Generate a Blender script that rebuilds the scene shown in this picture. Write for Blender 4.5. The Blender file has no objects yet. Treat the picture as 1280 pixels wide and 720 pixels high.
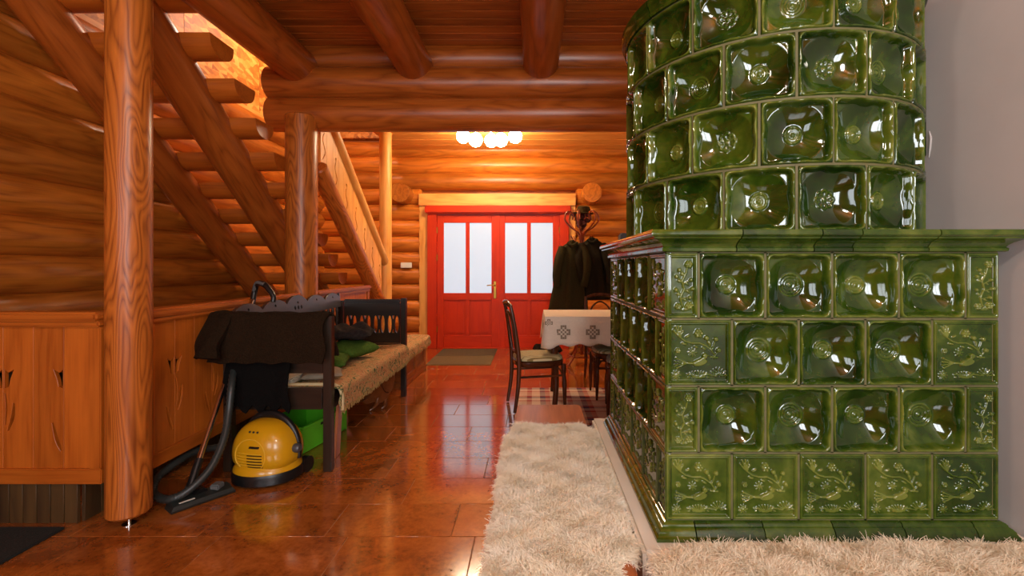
import bpy, bmesh, math, random
import numpy as np
from mathutils import Vector, Matrix, Quaternion

R = random.Random(7)
SC = bpy.context.scene
COL = SC.collection
PI = math.pi

# ------------------------------------------------------------------ camera
F, H, CX, CY = 580.0, 1.27, 667.0, 334.0          # focal length in px, eye height in m, vanishing point in px
cam = bpy.data.objects.new('camera', bpy.data.cameras.new('camera'))
COL.objects.link(cam)
cam.location = (0, 0, H)
cam.rotation_euler = (PI / 2, 0, 0)
cam.data.sensor_width = 36.0
cam.data.lens = F / 1280 * 36.0
cam.data.shift_x = -(CX - 640) / 1280
cam.data.shift_y = (CY - 360) / 1280
cam.data.clip_start = 0.05
SC.camera = cam

# ------------------------------------------------------------------ world, lights, exposure
SC.view_settings.view_transform = 'Standard'
SC.view_settings.look = 'None'
SC.view_settings.gamma = 1.0
SC.view_settings.use_curve_mapping = False
SC.view_settings.exposure = 0.45
w = bpy.data.worlds.new('daylight')
SC.world = w
w.use_nodes = True
bgn = w.node_tree.nodes['Background']
bgn.inputs[0].default_value = (0.80, 0.88, 1.0, 1)
bgn.inputs[1].default_value = 0.6


def area(name, loc, rot, sx, sy, energy, col):
    l = bpy.data.lights.new(name, 'AREA')
    l.shape = 'RECTANGLE'
    l.size, l.size_y, l.energy, l.color = sx, sy, energy, col
    o = bpy.data.objects.new(name, l)
    COL.objects.link(o)
    o.location, o.rotation_euler = loc, rot
    return o


def point(name, loc, energy, col, rad):
    l = bpy.data.lights.new(name, 'POINT')
    l.energy, l.color, l.shadow_soft_size = energy, col, rad
    o = bpy.data.objects.new(name, l)
    COL.objects.link(o)
    o.location = loc
    return o


# daylight through the two windows of the wall behind the camera, and the ceiling lamps of the living room
area('window_daylight', (0.75, -2.52, 1.75), (PI / 2, 0, 0), 1.25, 1.45, 70, (0.92, 0.96, 1.0))
area('window_daylight', (-1.75, -2.52, 1.75), (PI / 2, 0, 0), 1.25, 1.45, 28, (0.92, 0.96, 1.0))
point('room_lamp', (0.35, -0.6, 2.75), 60, (1.0, 0.90, 0.78), 0.10)
point('stair_lamp', (-2.45, 5.4, 4.1), 55, (1.0, 0.86, 0.66), 0.10)
point('room_lamp', (-0.9, 0.3, 2.75), 18, (1.0, 0.90, 0.78), 0.10)


# ------------------------------------------------------------------ helpers
def P(px, py, Y):
    return Vector(((px - CX) * Y / F, Y, H - (py - CY) * Y / F))


def wm(o):
    m = o.matrix_basis.copy()
    if o.parent:
        return wm(o.parent) @ o.matrix_parent_inverse @ m
    return m


def setp(o, parent):
    if parent is not None:
        o.parent = parent
        o.matrix_parent_inverse = wm(parent).inverted()


def tag(o, label=None, cat=None, group=None, kind=None):
    if label: o['label'] = label
    if cat: o['category'] = cat
    if group: o['group'] = group
    if kind: o['kind'] = kind
    return o


def empty(name, loc=(0, 0, 0), label=None, cat=None, group=None, kind=None):
    o = bpy.data.objects.new(name, None)
    COL.objects.link(o)
    o.location = loc
    o.empty_display_size = 0.1
    return tag(o, label, cat, group, kind)


def mk(name, verts, faces, smooth=35):
    me = bpy.data.meshes.new(name)
    me.from_pydata([tuple(v) for v in verts], [], [tuple(f) for f in faces])
    fin(me, smooth)
    return me


def fin(me, smooth=35):
    me.update()
    if smooth:
        me.polygons.foreach_set('use_smooth', [True] * len(me.polygons))
        if smooth < 180:
            me.set_sharp_from_angle(angle=math.radians(smooth))
    else:
        me.polygons.foreach_set('use_smooth', [False] * len(me.polygons))


def ob(name, me, mat=None, parent=None, loc=(0, 0, 0), rot=None):
    o = bpy.data.objects.new(name, me)
    COL.objects.link(o)
    o.location = loc
    if rot is not None:
        if isinstance(rot, Quaternion):
            o.rotation_mode = 'QUATERNION'
            o.rotation_quaternion = rot
        else:
            o.rotation_euler = rot
    if mat is not None:
        if len(me.materials) == 0:
            me.materials.append(mat)
        elif me.materials[0] != mat:
            o.material_slots[0].link = 'OBJECT'
            o.material_slots[0].material = mat
    setp(o, parent)
    return o


_bc = {}


def box_mesh(sx, sy, sz, bev):
    k = (round(sx, 4), round(sy, 4), round(sz, 4), round(bev, 4))
    if k in _bc:
        return _bc[k]
    bm = bmesh.new()
    bmesh.ops.create_cube(bm, size=1.0)
    bmesh.ops.scale(bm, vec=(sx, sy, sz), verts=bm.verts)
    if bev > 0:
        bmesh.ops.bevel(bm, geom=list(bm.edges), offset=min(bev, 0.45 * min(sx, sy, sz)), segments=1 if bev < 0.004 else 2, affect='EDGES')
    me = bpy.data.meshes.new('block')
    bm.to_mesh(me)
    bm.free()
    fin(me, 40)
    _bc[k] = me
    return me


def box(name, x0, x1, y0, y1, z0, z1, mat, parent=None, bev=0.003, rotz=0, share=True):
    me = box_mesh(abs(x1 - x0), abs(y1 - y0), abs(z1 - z0), bev)
    if len(me.materials) and me.materials[0] != mat:
        me = me.copy()
        me.materials.clear()
        me.materials.append(mat)
    return ob(name, me, mat, parent, ((x0 + x1) / 2, (y0 + y1) / 2, (z0 + z1) / 2), (0, 0, rotz) if rotz else None)


def log(name, p0, p1, r0, mat, parent=None, r1=None, seg=22, wob=0.02, rings=None, endbev=0.012):
    """a round log from p0 to p1; grain runs along its local X"""
    p0, p1 = Vector(p0), Vector(p1)
    r1 = r0 if r1 is None else r1
    d = p1 - p0
    L = d.length
    n = rings or max(3, min(26, int(L / 0.25)))
    ts = [0.0] + [endbev / L + (1 - 2 * endbev / L) * i / (n - 1) for i in range(n)] + [1.0]
    ph = [R.uniform(0, 6.28) for _ in range(4)]
    vs, fs = [], []
    for i, t in enumerate(ts):
        r = r0 + (r1 - r0) * t
        if i in (0, len(ts) - 1):
            r -= endbev
        for j in range(seg):
            a = 2 * PI * j / seg
            rr = r * (1 + wob * (math.sin(3.1 * t * L + ph[0]) * 0.5 + 0.5 * math.sin(2 * a + ph[1] + t * L) + 0.4 * math.sin(7 * t * L + a + ph[2])))
            vs.append((t * L, rr * math.cos(a), rr * math.sin(a)))
    m = len(ts)
    for i in range(m - 1):
        for j in range(seg):
            k = (j + 1) % seg
            fs.append((i * seg + j, i * seg + k, (i + 1) * seg + k, (i + 1) * seg + j))
    fs.append(tuple(range(seg - 1, -1, -1)))
    fs.append(tuple((m - 1) * seg + j for j in range(seg)))
    me = mk('log', [(v[0], v[1], v[2]) for v in vs], [f[::-1] for f in fs], 42)
    q = Vector((1, 0, 0)).rotation_difference(d)
    return ob(name, me, mat, parent, p0, q)


def catmull(pts, n):
    pts = [Vector(p) for p in pts]
    if len(pts) < 3:
        return [pts[0].lerp(pts[-1], i / n) for i in range(n + 1)]
    e = [pts[0] * 2 - pts[1]] + pts + [pts[-1] * 2 - pts[-2]]
    out = []
    for i in range(1, len(e) - 2):
        a, b, c, d = e[i - 1], e[i], e[i + 1], e[i + 2]
        for k in range(n):
            t = k / n
            out.append(0.5 * ((2 * b) + (c - a) * t + (2 * a - 5 * b + 4 * c - d) * t * t + (-a + 3 * b - 3 * c + d) * t ** 3))
    out.append(pts[-1])
    return out


def tube_geo(pts, rad, seg=8, closed=False, flat=1.0):
    pts = [Vector(p) for p in pts]
    n = len(pts)
    vs, fs = [], []
    nrm = None
    for i, p in enumerate(pts):
        if closed:
            t = (pts[(i + 1) % n] - pts[i - 1]).normalized()
        else:
            t = (pts[min(i + 1, n - 1)] - pts[max(i - 1, 0)]).normalized()
        if nrm is None:
            nrm = t.orthogonal().normalized()
        nrm = (nrm - t * nrm.dot(t))
        nrm = nrm.normalized() if nrm.length > 1e-6 else t.orthogonal().normalized()
        b = t.cross(nrm)
        r = rad[i] if hasattr(rad, '__len__') else rad
        for j in range(seg):
            a = 2 * PI * j / seg
            vs.append(p + nrm * (r * math.cos(a)) + b * (r * flat * math.sin(a)))
    lim = n if closed else n - 1
    for i in range(lim):
        i2 = (i + 1) % n
        for j in range(seg):
            k = (j + 1) % seg
            fs.append((i * seg + j, i * seg + k, i2 * seg + k, i2 * seg + j))
    if not closed:
        fs.append(tuple(range(seg - 1, -1, -1)))
        fs.append(tuple((n - 1) * seg + j for j in range(seg)))
    return vs, fs


def tube(name, pts, rad, mat, parent=None, seg=8, sm=0, closed=False, flat=1.0):
    if sm:
        nn = len(pts)
        pts2 = catmull(pts, sm)
        if hasattr(rad, '__len__'):
            rad = [float(np.interp(i / (len(pts2) - 1) * (nn - 1), range(nn), rad)) for i in range(len(pts2))]
        pts = pts2
    c = Vector(pts[0])
    vs, fs = tube_geo([Vector(p) - c for p in pts], rad, seg, closed, flat)
    return ob(name, mk('tube', vs, fs, 50), mat, parent, c)


def lathe(name, prof, mat, parent=None, loc=(0, 0, 0), seg=24, sx=1.0, sy=1.0, rot=None, smooth=40):
    vs, fs = [], []
    for r, z in prof:
        for j in range(seg):
            a = 2 * PI * j / seg
            vs.append((max(r, 1e-4) * math.cos(a) * sx, max(r, 1e-4) * math.sin(a) * sy, z))
    n = len(prof)
    for i in range(n - 1):
        for j in range(seg):
            k = (j + 1) % seg
            fs.append((i * seg + j, i * seg + k, (i + 1) * seg + k, (i + 1) * seg + j))
    fs.append(tuple(range(seg - 1, -1, -1)))
    fs.append(tuple((n - 1) * seg + j for j in range(seg)))
    return ob(name, mk('turned', vs, fs, smooth), mat, parent, loc, rot)


def join_geo(parts):
    vs, fs = [], []
    for v, f in parts:
        o = len(vs)
        vs += list(v)
        fs += [tuple(i + o for i in q) for q in f]
    return vs, fs


def box_geo(x0, x1, y0, y1, z0, z1):
    v = [(x, y, z) for z in (z0, z1) for y in (y0, y1) for x in (x0, x1)]
    return v, [(0, 2, 3, 1), (4, 5, 7, 6), (0, 1, 5, 4), (2, 6, 7, 3), (0, 4, 6, 2), (1, 3, 7, 5)]


_pc = {}


def plate_mesh(key, outer, holes, thick, bev=0.0):
    """flat board cut to an outline (u, v) with pierced holes: lies in local XZ, thickness along Y"""
    if key in _pc:
        return _pc[key]
    cu = bpy.data.curves.new('outline', 'CURVE')
    cu.dimensions = '2D'
    cu.fill_mode = 'BOTH'
    cu.extrude = thick / 2 - bev
    cu.bevel_depth = bev
    cu.bevel_resolution = 0
    for lp in [outer] + list(holes):
        sp = cu.splines.new('POLY')
        sp.points.add(len(lp) - 1)
        for p, (u, v) in zip(sp.points, lp):
            p.co = (u, v, 0, 1)
        sp.use_cyclic_u = True
    o = bpy.data.objects.new('tmp_outline', cu)
    COL.objects.link(o)
    dg = bpy.context.evaluated_depsgraph_get()
    me = bpy.data.meshes.new_from_object(o.evaluated_get(dg))
    bpy.data.objects.remove(o)
    bpy.data.curves.remove(cu)
    me.transform(Matrix.Rotation(PI / 2, 4, 'X'))
    me.materials.clear()
    fin(me, 30)
    _pc[key] = me
    return me


def ellipse(cu, cv, a, b, n=14, rot=0, e=1.0):
    c, s = math.cos(rot), math.sin(rot)
    out = []
    for i in range(n):
        t = 2 * PI * i / n
        x, y = a * math.cos(t), b * math.sin(t)
        out.append((cu + x * c - y * s, cv + x * s + y * c))
    return out


def ribbon(pts, w):
    """closed outline of a tapering curved slot through 2-D points"""
    p = catmull([(a, b, 0) for a, b in pts], 4)
    n = len(p)
    l, r = [], []
    for i in range(n):
        t = (p[min(i + 1, n - 1)] - p[max(i - 1, 0)]).normalized()
        k = w * (0.25 + 0.75 * math.sin(PI * (0.1 + 0.8 * i / (n - 1))))
        l.append((p[i].x - t.y * k, p[i].y + t.x * k))
        r.append((p[i].x + t.y * k, p[i].y - t.x * k))
    return l + r[::-1]


# ------------------------------------------------------------------ materials
def nmat(name):
    m = bpy.data.materials.new(name)
    m.use_nodes = True
    nt = m.node_tree
    return m, nt, nt.nodes['Principled BSDF']


def lin(c):
    return tuple(((v / 255) / 12.92 if v / 255 <= 0.04045 else ((v / 255 + 0.055) / 1.055) ** 2.4) for v in c)


def N(nt, t, **kw):
    n = nt.nodes.new(t)
    for k, v in kw.items():
        setattr(n, k, v)
    return n


def mth(nt, op, a, b=None, clamp=False):
    n = N(nt, 'ShaderNodeMath', operation=op, use_clamp=clamp)
    for i, v in enumerate((a, b)):
        if v is None: continue
        if isinstance(v, (int, float)): n.inputs[i].default_value = v
        else: nt.links.new(v, n.inputs[i])
    return n.outputs[0]


def ramp(nt, src, stops, interp='LINEAR'):
    n = N(nt, 'ShaderNodeValToRGB')
    n.color_ramp.interpolation = interp
    el = n.color_ramp.elements
    while len(el) < len(stops): el.new(0.5)
    for e, (p, c) in zip(el, stops):
        e.position = p
        e.color = (*c, 1) if len(c) == 3 else c
    nt.links.new(src, n.inputs[0])
    return n.outputs[0]


def mix(nt, f, a, b, blend='MIX'):
    n = N(nt, 'ShaderNodeMix', data_type='RGBA', blend_type=blend)
    for i, v in ((0, f), (6, a), (7, b)):
        if isinstance(v, (int, float)): n.inputs[i].default_value = v
        elif isinstance(v, tuple): n.inputs[i].default_value = (*v, 1)
        else: nt.links.new(v, n.inputs[i])
    return n.outputs[2]


def noise(nt, vec, scale, detail=3, rough=0.5, dist=0.0):
    n = N(nt, 'ShaderNodeTexNoise')
    n.inputs['Scale'].default_value = scale
    n.inputs['Detail'].default_value = detail
    n.inputs['Roughness'].default_value = rough
    n.inputs['Distortion'].default_value = dist
    if vec is not None: nt.links.new(vec, n.inputs['Vector'])
    return n.outputs['Fac']


def coords(nt, scale=(1, 1, 1), rnd=True):
    tc = N(nt, 'ShaderNodeTexCoord')
    v = tc.outputs['Object']
    if rnd:
        oi = N(nt, 'ShaderNodeObjectInfo')
        m = N(nt, 'ShaderNodeVectorMath', operation='SCALE')
        m.inputs[0].default_value = (37.3, 19.1, 53.7)
        nt.links.new(oi.outputs['Random'], m.inputs['Scale'])
        a = N(nt, 'ShaderNodeVectorMath', operation='ADD')
        nt.links.new(v, a.inputs[0])
        nt.links.new(m.outputs[0], a.inputs[1])
        v = a.outputs[0]
    mp = N(nt, 'ShaderNodeVectorMath', operation='MULTIPLY')
    mp.inputs[1].default_value = scale
    nt.links.new(v, mp.inputs[0])
    return mp.outputs[0]


def bump(nt, bs, h, strength, dist=0.01):
    b = N(nt, 'ShaderNodeBump')
    b.inputs['Strength'].default_value = strength
    b.inputs['Distance'].default_value = dist
    nt.links.new(h, b.inputs['Height'])
    nt.links.new(b.outputs[0], bs.inputs['Normal'])


_wm = {}


def wood(key, light, dark, axis='X', rough=0.35, contrast=0.6, lines=9, spec=0.4, var=0.25, scale=1.0):
    k = (key, axis)
    if k in _wm: return _wm[k]
    m, nt, bs = nmat('wood_' + key)
    a = 'XYZ'.index(axis)
    s1, s2 = [5.5 * scale] * 3, [70.0 * scale] * 3
    s1[a], s2[a] = 0.9 * scale, 3.0 * scale
    c1 = coords(nt, tuple(s1))
    c2 = coords(nt, tuple(s2))
    n1 = noise(nt, c1, 1.0, 2, 0.45, 0.25)
    f = mth(nt, 'PINGPONG', mth(nt, 'MULTIPLY', n1, lines), 0.5)
    f = mth(nt, 'MULTIPLY', f, 2.0)
    n2 = noise(nt, c2, 1.0, 2, 0.6)
    v = mth(nt, 'ADD', mth(nt, 'MULTIPLY', f, contrast), mth(nt, 'MULTIPLY', n2, 1 - contrast * 0.55))
    v = mth(nt, 'SUBTRACT', v, 0.15)
    L, D = lin(light), lin(dark)
    M = tuple((x * 0.6 + y * 0.4) for x, y in zip(L, D))
    col = ramp(nt, v, [(0.05, D), (0.4, M), (0.85, L)])
    oi = N(nt, 'ShaderNodeObjectInfo')
    br = mth(nt, 'ADD', mth(nt, 'MULTIPLY', oi.outputs['Random'], 2 * var), 1 - var)
    hv = N(nt, 'ShaderNodeHueSaturation')
    nt.links.new(br, hv.inputs['Value'])
    nt.links.new(col, hv.inputs['Color'])
    nt.links.new(hv.outputs[0], bs.inputs['Base Color'])
    bs.inputs['Roughness'].default_value = rough
    bs.inputs['Specular IOR Level'].default_value = spec
    bump(nt, bs, v, 0.10, 0.004)
    _wm[k] = m
    return m


def plain(name, c, rough=0.5, metal=0.0, spec=0.5, vr=0.0, ns=8.0, bmp=0.0, coat=0.0, emit=None, es=1.0):
    m, nt, bs = nmat(name)
    L = lin(c)
    if vr > 0 or bmp > 0:
        n = noise(nt, coords(nt), ns, 4, 0.6)
        col = ramp(nt, n, [(0.25, tuple(v * (1 - vr) for v in L)), (0.75, tuple(min(1, v * (1 + vr)) for v in L))])
        nt.links.new(col, bs.inputs['Base Color'])
        if bmp > 0: bump(nt, bs, n, bmp, 0.01)
    else:
        bs.inputs['Base Color'].default_value = (*L, 1)
    bs.inputs['Roughness'].default_value = rough
    bs.inputs['Metallic'].default_value = metal
    bs.inputs['Specular IOR Level'].default_value = spec
    bs.inputs['Coat Weight'].default_value = coat
    if emit:
        bs.inputs['Emission Color'].default_value = (*emit, 1)
        bs.inputs['Emission Strength'].default_value = es
    return m


def W(key, axis='X'):
    d = {
        'log': dict(light=(205, 120, 40), dark=(146, 74, 18), rough=0.34, contrast=0.45, lines=7),
        'post': dict(light=(196, 108, 38), dark=(122, 56, 14), rough=0.34, contrast=0.6, lines=22, var=0.05),
        'beam': dict(light=(184, 96, 34), dark=(128, 58, 14), rough=0.30, var=0.10, contrast=0.45, lines=7),
        'plank': dict(light=(192, 106, 38), dark=(140, 68, 18), rough=0.4, var=0.2, lines=5, contrast=0.4),
        'panel': dict(light=(196, 104, 32), dark=(154, 72, 16), rough=0.35, var=0.12, lines=5, contrast=0.3),
        'pale': dict(light=(236, 172, 86), dark=(204, 130, 50), rough=0.45, var=0.1, lines=5, contrast=0.4),
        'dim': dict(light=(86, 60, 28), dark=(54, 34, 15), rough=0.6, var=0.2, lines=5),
        'black': dict(light=(46, 34, 24), dark=(22, 15, 10), rough=0.28, var=0.1, lines=5, spec=0.6),
        'walnut': dict(light=(88, 44, 20), dark=(48, 20, 8), rough=0.25, var=0.1, lines=5, spec=0.5),
        'bench': dict(light=(186, 108, 60), dark=(150, 76, 36), rough=0.3, var=0.05, lines=6, contrast=0.4),
        'chest': dict(light=(164, 90, 32), dark=(116, 56, 16), rough=0.35, var=0.08, lines=5, contrast=0.4),
        'red': dict(light=(204, 54, 3), dark=(182, 40, 2), rough=0.45, spec=0.25, var=0.03, lines=5, contrast=0.3),
    }[key]
    return wood(key, axis=axis, **d)


def glaze():
    m, nt, bs = nmat('green_glaze')
    c = coords(nt)
    n1 = noise(nt, c, 6.0, 3, 0.6, 0.6)
    n2 = noise(nt, c, 28.0, 3, 0.6)
    at = N(nt, 'ShaderNodeAttribute', attribute_name='thin')
    oi = N(nt, 'ShaderNodeObjectInfo')
    v = mth(nt, 'ADD', mth(nt, 'MULTIPLY', n1, 0.75), mth(nt, 'MULTIPLY', n2, 0.25))
    v = mth(nt, 'ADD', v, mth(nt, 'MULTIPLY', mth(nt, 'SUBTRACT', oi.outputs['Random'], 0.5), 0.12))
    v = mth(nt, 'ADD', v, mth(nt, 'MULTIPLY', at.outputs['Fac'], 0.28))
    col = ramp(nt, v, [(0.28, (0.003, 0.010, 0.0012)), (0.46, (0.011, 0.034, 0.0025)), (0.62, (0.040, 0.076, 0.005)), (0.90, (0.16, 0.19, 0.03))])
    nt.links.new(col, bs.inputs['Base Color'])
    bs.inputs['Roughness'].default_value = 0.07
    bs.inputs['Specular IOR Level'].default_value = 0.75
    n3 = noise(nt, c, 14.0, 2, 0.5)
    bump(nt, bs, n3, 0.05, 0.02)
    return m


GLAZE = glaze()
GROUT = plain('grout', (96, 92, 56), 0.7, vr=0.25, ns=20)
PLASTER = plain('white_plaster', (196, 192, 188), 0.85, vr=0.05, ns=3, bmp=0.08)
WHITE = plain('white_paint', (226, 220, 206), 0.6, vr=0.03)
BLACKP = plain('black_plastic', (20, 20, 20), 0.35)
GREYP = plain('grey_plastic', (96, 98, 98), 0.35)
CHROME = plain('chrome', (210, 205, 200), 0.15, metal=1.0)
BRASS = plain('brass', (180, 140, 60), 0.3, metal=1.0)


def tile_mat():
    m, nt, bs = nmat('cork_floor_tile')
    c = coords(nt)
    n1 = noise(nt, c, 5.0, 4, 0.65, 0.8)
    n2 = noise(nt, c, 40.0, 4, 0.7)
    v = mth(nt, 'ADD', mth(nt, 'MULTIPLY', n1, 0.6), mth(nt, 'MULTIPLY', n2, 0.4))
    col = ramp(nt, v, [(0.32, lin((108, 52, 16))), (0.48, lin((156, 82, 30))), (0.68, lin((188, 108, 46)))])
    oi = N(nt, 'ShaderNodeObjectInfo')
    hv = N(nt, 'ShaderNodeHueSaturation')
    nt.links.new(mth(nt, 'ADD', mth(nt, 'MULTIPLY', oi.outputs['Random'], 0.36), 0.82), hv.inputs['Value'])
    nt.links.new(col, hv.inputs['Color'])
    nt.links.new(hv.outputs[0], bs.inputs['Base Color'])
    rr = mth(nt, 'ADD', mth(nt, 'MULTIPLY', n2, 0.10), 0.09)
    nt.links.new(rr, bs.inputs['Roughness'])
    bs.inputs['Specular IOR Level'].default_value = 0.9
    bs.inputs['Coat Weight'].default_value = 0.8
    bs.inputs['Coat IOR'].default_value = 1.7
    bs.inputs['Coat Roughness'].default_value = 0.10
    bump(nt, bs, n1, 0.03, 0.01)
    return m


FTILE = tile_mat()
FGROUT = plain('floor_grout', (168, 112, 62), 0.7)


def osb_mat():
    m, nt, bs = nmat('strand_board')
    c = coords(nt, (1, 1, 1), False)
    vo = N(nt, 'ShaderNodeTexVoronoi')
    vo.inputs['Scale'].default_value = 22
    wv = N(nt, 'ShaderNodeVectorMath', operation='MULTIPLY')
    wv.inputs[1].default_value = (1.0, 0.45, 1)
    nt.links.new(c, wv.inputs[0])
    nt.links.new(wv.outputs[0], vo.inputs['Vector'])
    n = noise(nt, c, 12, 4, 0.6, 1.5)
    g = N(nt, 'ShaderNodeSeparateColor')
    nt.links.new(vo.outputs['Color'], g.inputs[0])
    v = mth(nt, 'ADD', mth(nt, 'MULTIPLY', g.outputs[0], 0.55), mth(nt, 'MULTIPLY', n, 0.45))
    col = ramp(nt, v, [(0.2, lin((150, 84, 24))), (0.5, lin((206, 130, 46))), (0.8, lin((232, 168, 84)))])
    nt.links.new(col, bs.inputs['Base Color'])
    bs.inputs['Roughness'].default_value = 0.55
    return m


OSB = osb_mat()


def tapestry_mat():
    m, nt, bs = nmat('tapestry')
    c = coords(nt, (1, 1, 1), False)
    n = noise(nt, c, 17, 4, 0.75, 2.0)
    col = ramp(nt, n, [(0.36, lin((58, 74, 44))), (0.43, lin((112, 118, 80))), (0.48, lin((216, 190, 136))), (0.53, lin((170, 70, 38))), (0.57, lin((216, 190, 136))), (0.64, lin((132, 52, 34)))])
    n2 = noise(nt, c, 160, 2, 0.6)
    col = mix(nt, 0.15, col, ramp(nt, n2, [(0.3, (0.08, 0.05, 0.03)), (0.7, (0.75, 0.62, 0.4))]), 'OVERLAY')
    nt.links.new(col, bs.inputs['Base Color'])
    bs.inputs['Roughness'].default_value = 0.95
    bs.inputs['Specular IOR Level'].default_value = 0.1
    bump(nt, bs, n2, 0.5, 0.004)
    return m


TAPESTRY = tapestry_mat()


def cloth(name, c, ns=60, vr=0.25, bmp=0.3):
    return plain(name, c, 0.95, spec=0.1, vr=vr, ns=ns, bmp=bmp)


def stripe_mat(name, axis, freq, stops):
    m, nt, bs = nmat(name)
    tc = N(nt, 'ShaderNodeTexCoord')
    s = N(nt, 'ShaderNodeSeparateXYZ')
    nt.links.new(tc.outputs['Object'], s.inputs[0])
    v = mth(nt, 'FRACT', mth(nt, 'MULTIPLY', s.outputs[axis], freq))
    nt.links.new(ramp(nt, v, stops, 'CONSTANT'), bs.inputs['Base Color'])
    bs.inputs['Roughness'].default_value = 0.85
    return m


STRIPE = stripe_mat('striped_upholstery', 1, 16, [(0.0, lin((196, 182, 134))), (0.42, lin((92, 88, 42))), (0.55, lin((206, 194, 150))), (0.8, lin((136, 116, 66)))])
STRIPE2 = stripe_mat('blue_upholstery', 1, 16, [(0.0, lin((150, 156, 140))), (0.42, lin((52, 66, 72))), (0.55, lin((150, 150, 130))), (0.8, lin((70, 84, 92)))])


def plaid_mat():
    m, nt, bs = nmat('plaid_weave')
    tc = N(nt, 'ShaderNodeTexCoord')
    s = N(nt, 'ShaderNodeSeparateXYZ')
    nt.links.new(tc.outputs['Object'], s.inputs[0])
    st = [(0.0, lin((206, 172, 150))), (0.22, lin((168, 66, 56))), (0.34, lin((214, 190, 170))), (0.55, lin((70, 56, 84))), (0.68, lin((176, 74, 60))), (0.8, lin((216, 190, 168)))]
    a = ramp(nt, mth(nt, 'FRACT', mth(nt, 'MULTIPLY', s.outputs[0], 2.6)), st, 'CONSTANT')
    b = ramp(nt, mth(nt, 'FRACT', mth(nt, 'MULTIPLY', s.outputs[1], 3.1)), st, 'CONSTANT')
    nt.links.new(mix(nt, 0.5, a, b), bs.inputs['Base Color'])
    bs.inputs['Roughness'].default_value = 0.95
    return m


PLAID = plaid_mat()

# ------------------------------------------------------------------ the setting: floor
XL, XR, YF, YR = -3.3, 1.60, 7.29, -2.6     # faces of left wall, right wall, far wall, rear wall
floor = box('floor', XL - 0.3, XR + 0.1, YR - 0.1, YF + 0.2, -0.12, -0.003, FGROUT, None, 0)
tag(floor, 'glossy orange-brown floor of long rectangular tiles', kind='structure')
offs = {-1: -0.875, 0: -0.39, 1: -0.71, 2: -0.30, 3: -0.66, 4: -0.49, 5: -0.82}
tw, th = 0.600, 0.3005
for k in range(-16, 17):
    y0 = 2.188 + th * k
    if y0 > YF: break
    y1 = min(y0 + th, YF)
    if y1 - y0 < 0.02: continue
    off = offs.get(k, R.uniform(-0.6, 0))
    n = math.ceil((off - XL) / tw)
    x = off - n * tw
    while x < XR:
        a, b = max(x, XL), min(x + tw, XR)
        if b - a > 0.02:
            box('tile', a + 0.0015, b - 0.0015, y0 + 0.0015, y1 - 0.0015, -0.008, 0.0, FTILE, floor, 0.0015)
        x += tw

# ------------------------------------------------------------------ walls
wl = box('wall_left', XL - 0.30, XL - 0.16, YR, YF + 0.1, 0, 4.6, W('log', 'Y'), None, 0)
tag(wl, 'dark log wall behind the open staircase', kind='structure')
k = -5
while True:
    zc = 1.2205 + 0.257 * k
    k += 1
    if zc < 0.05: continue
    if zc > 3.1: break
    log('log', (XL - 0.14, YR, zc), (XL - 0.14, YF + 0.05, zc), 0.143, W('log'), wl, wob=0.012, rings=20)

wf = empty('wall_far', (0, YF, 0), 'orange log wall around the red double door', kind='structure')
box('backing', XL - 0.3, -1.72, YF + 0.20, YF + 0.3, 0, 3.4, W('log', 'X'), wf, 0)
box('backing', 0.60, XR + 0.1, YF + 0.20, YF + 0.3, 0, 3.4, W('log', 'X'), wf, 0)
box('backing', -1.72, 0.60, YF + 0.20, YF + 0.3, 2.25, 3.4, W('log', 'X'), wf, 0)
DX0, DX1 = -1.66, 0.553                      # red frame, outer edges
for k in range(13):
    zc = 0.125 + 0.2515 * k
    if zc > 3.3: break
    if zc < 2.2:
        log('log', (XL - 0.3, YF + 0.14, zc), (DX0 - 0.10, YF + 0.14, zc), 0.143, W('log'), wf, wob=0.015, endbev=0.03)
        log('log', (DX1 + 0.10, YF + 0.14, zc), (XR + 0.1, YF + 0.14, zc), 0.143, W('log'), wf, wob=0.015, endbev=0.03)
    elif zc < 2.5:
        log('log', (XL - 0.3, YF + 0.14, zc), (DX0 - 0.12, YF + 0.14, zc), 0.143, W('log'), wf, wob=0.015, endbev=0.03)
        log('log', (DX1 + 0.12, YF + 0.14, zc), (XR + 0.1, YF + 0.14, zc), 0.143, W('log'), wf, wob=0.015, endbev=0.03)
    else:
        log('log', (XL - 0.3, YF + 0.14, zc), (XR + 0.1, YF + 0.14, zc), 0.143, W('log'), wf, wob=0.012)
for px in (501, 739.5):
    c = P(px, 241.5, 7.12)
    log('log_end', (c.x, 7.05, c.z), (c.x, YF + 0.2, c.z), 0.150, W('log'), wf, wob=0.01, endbev=0.006)
box('lintel_board', -1.80, 0.66, YF - 0.035, YF + 0.16, 2.235, 2.42, W('pale', 'X'), wf, 0.006)
for x0, x1 in ((-1.80, DX0 - 0.002), (DX1 + 0.002, 0.66)):
    box('jamb_board', x0, x1, YF + 0.0, YF + 0.18, 0, 2.233, W('pale', 'Z'), wf, 0.006)

wr = box('wall_right', XR, XR + 0.12, YR, YF + 0.1, 0, 3.4, PLASTER, None, 0)
tag(wr, 'white plastered wall beside the green stove', kind='structure')
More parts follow.
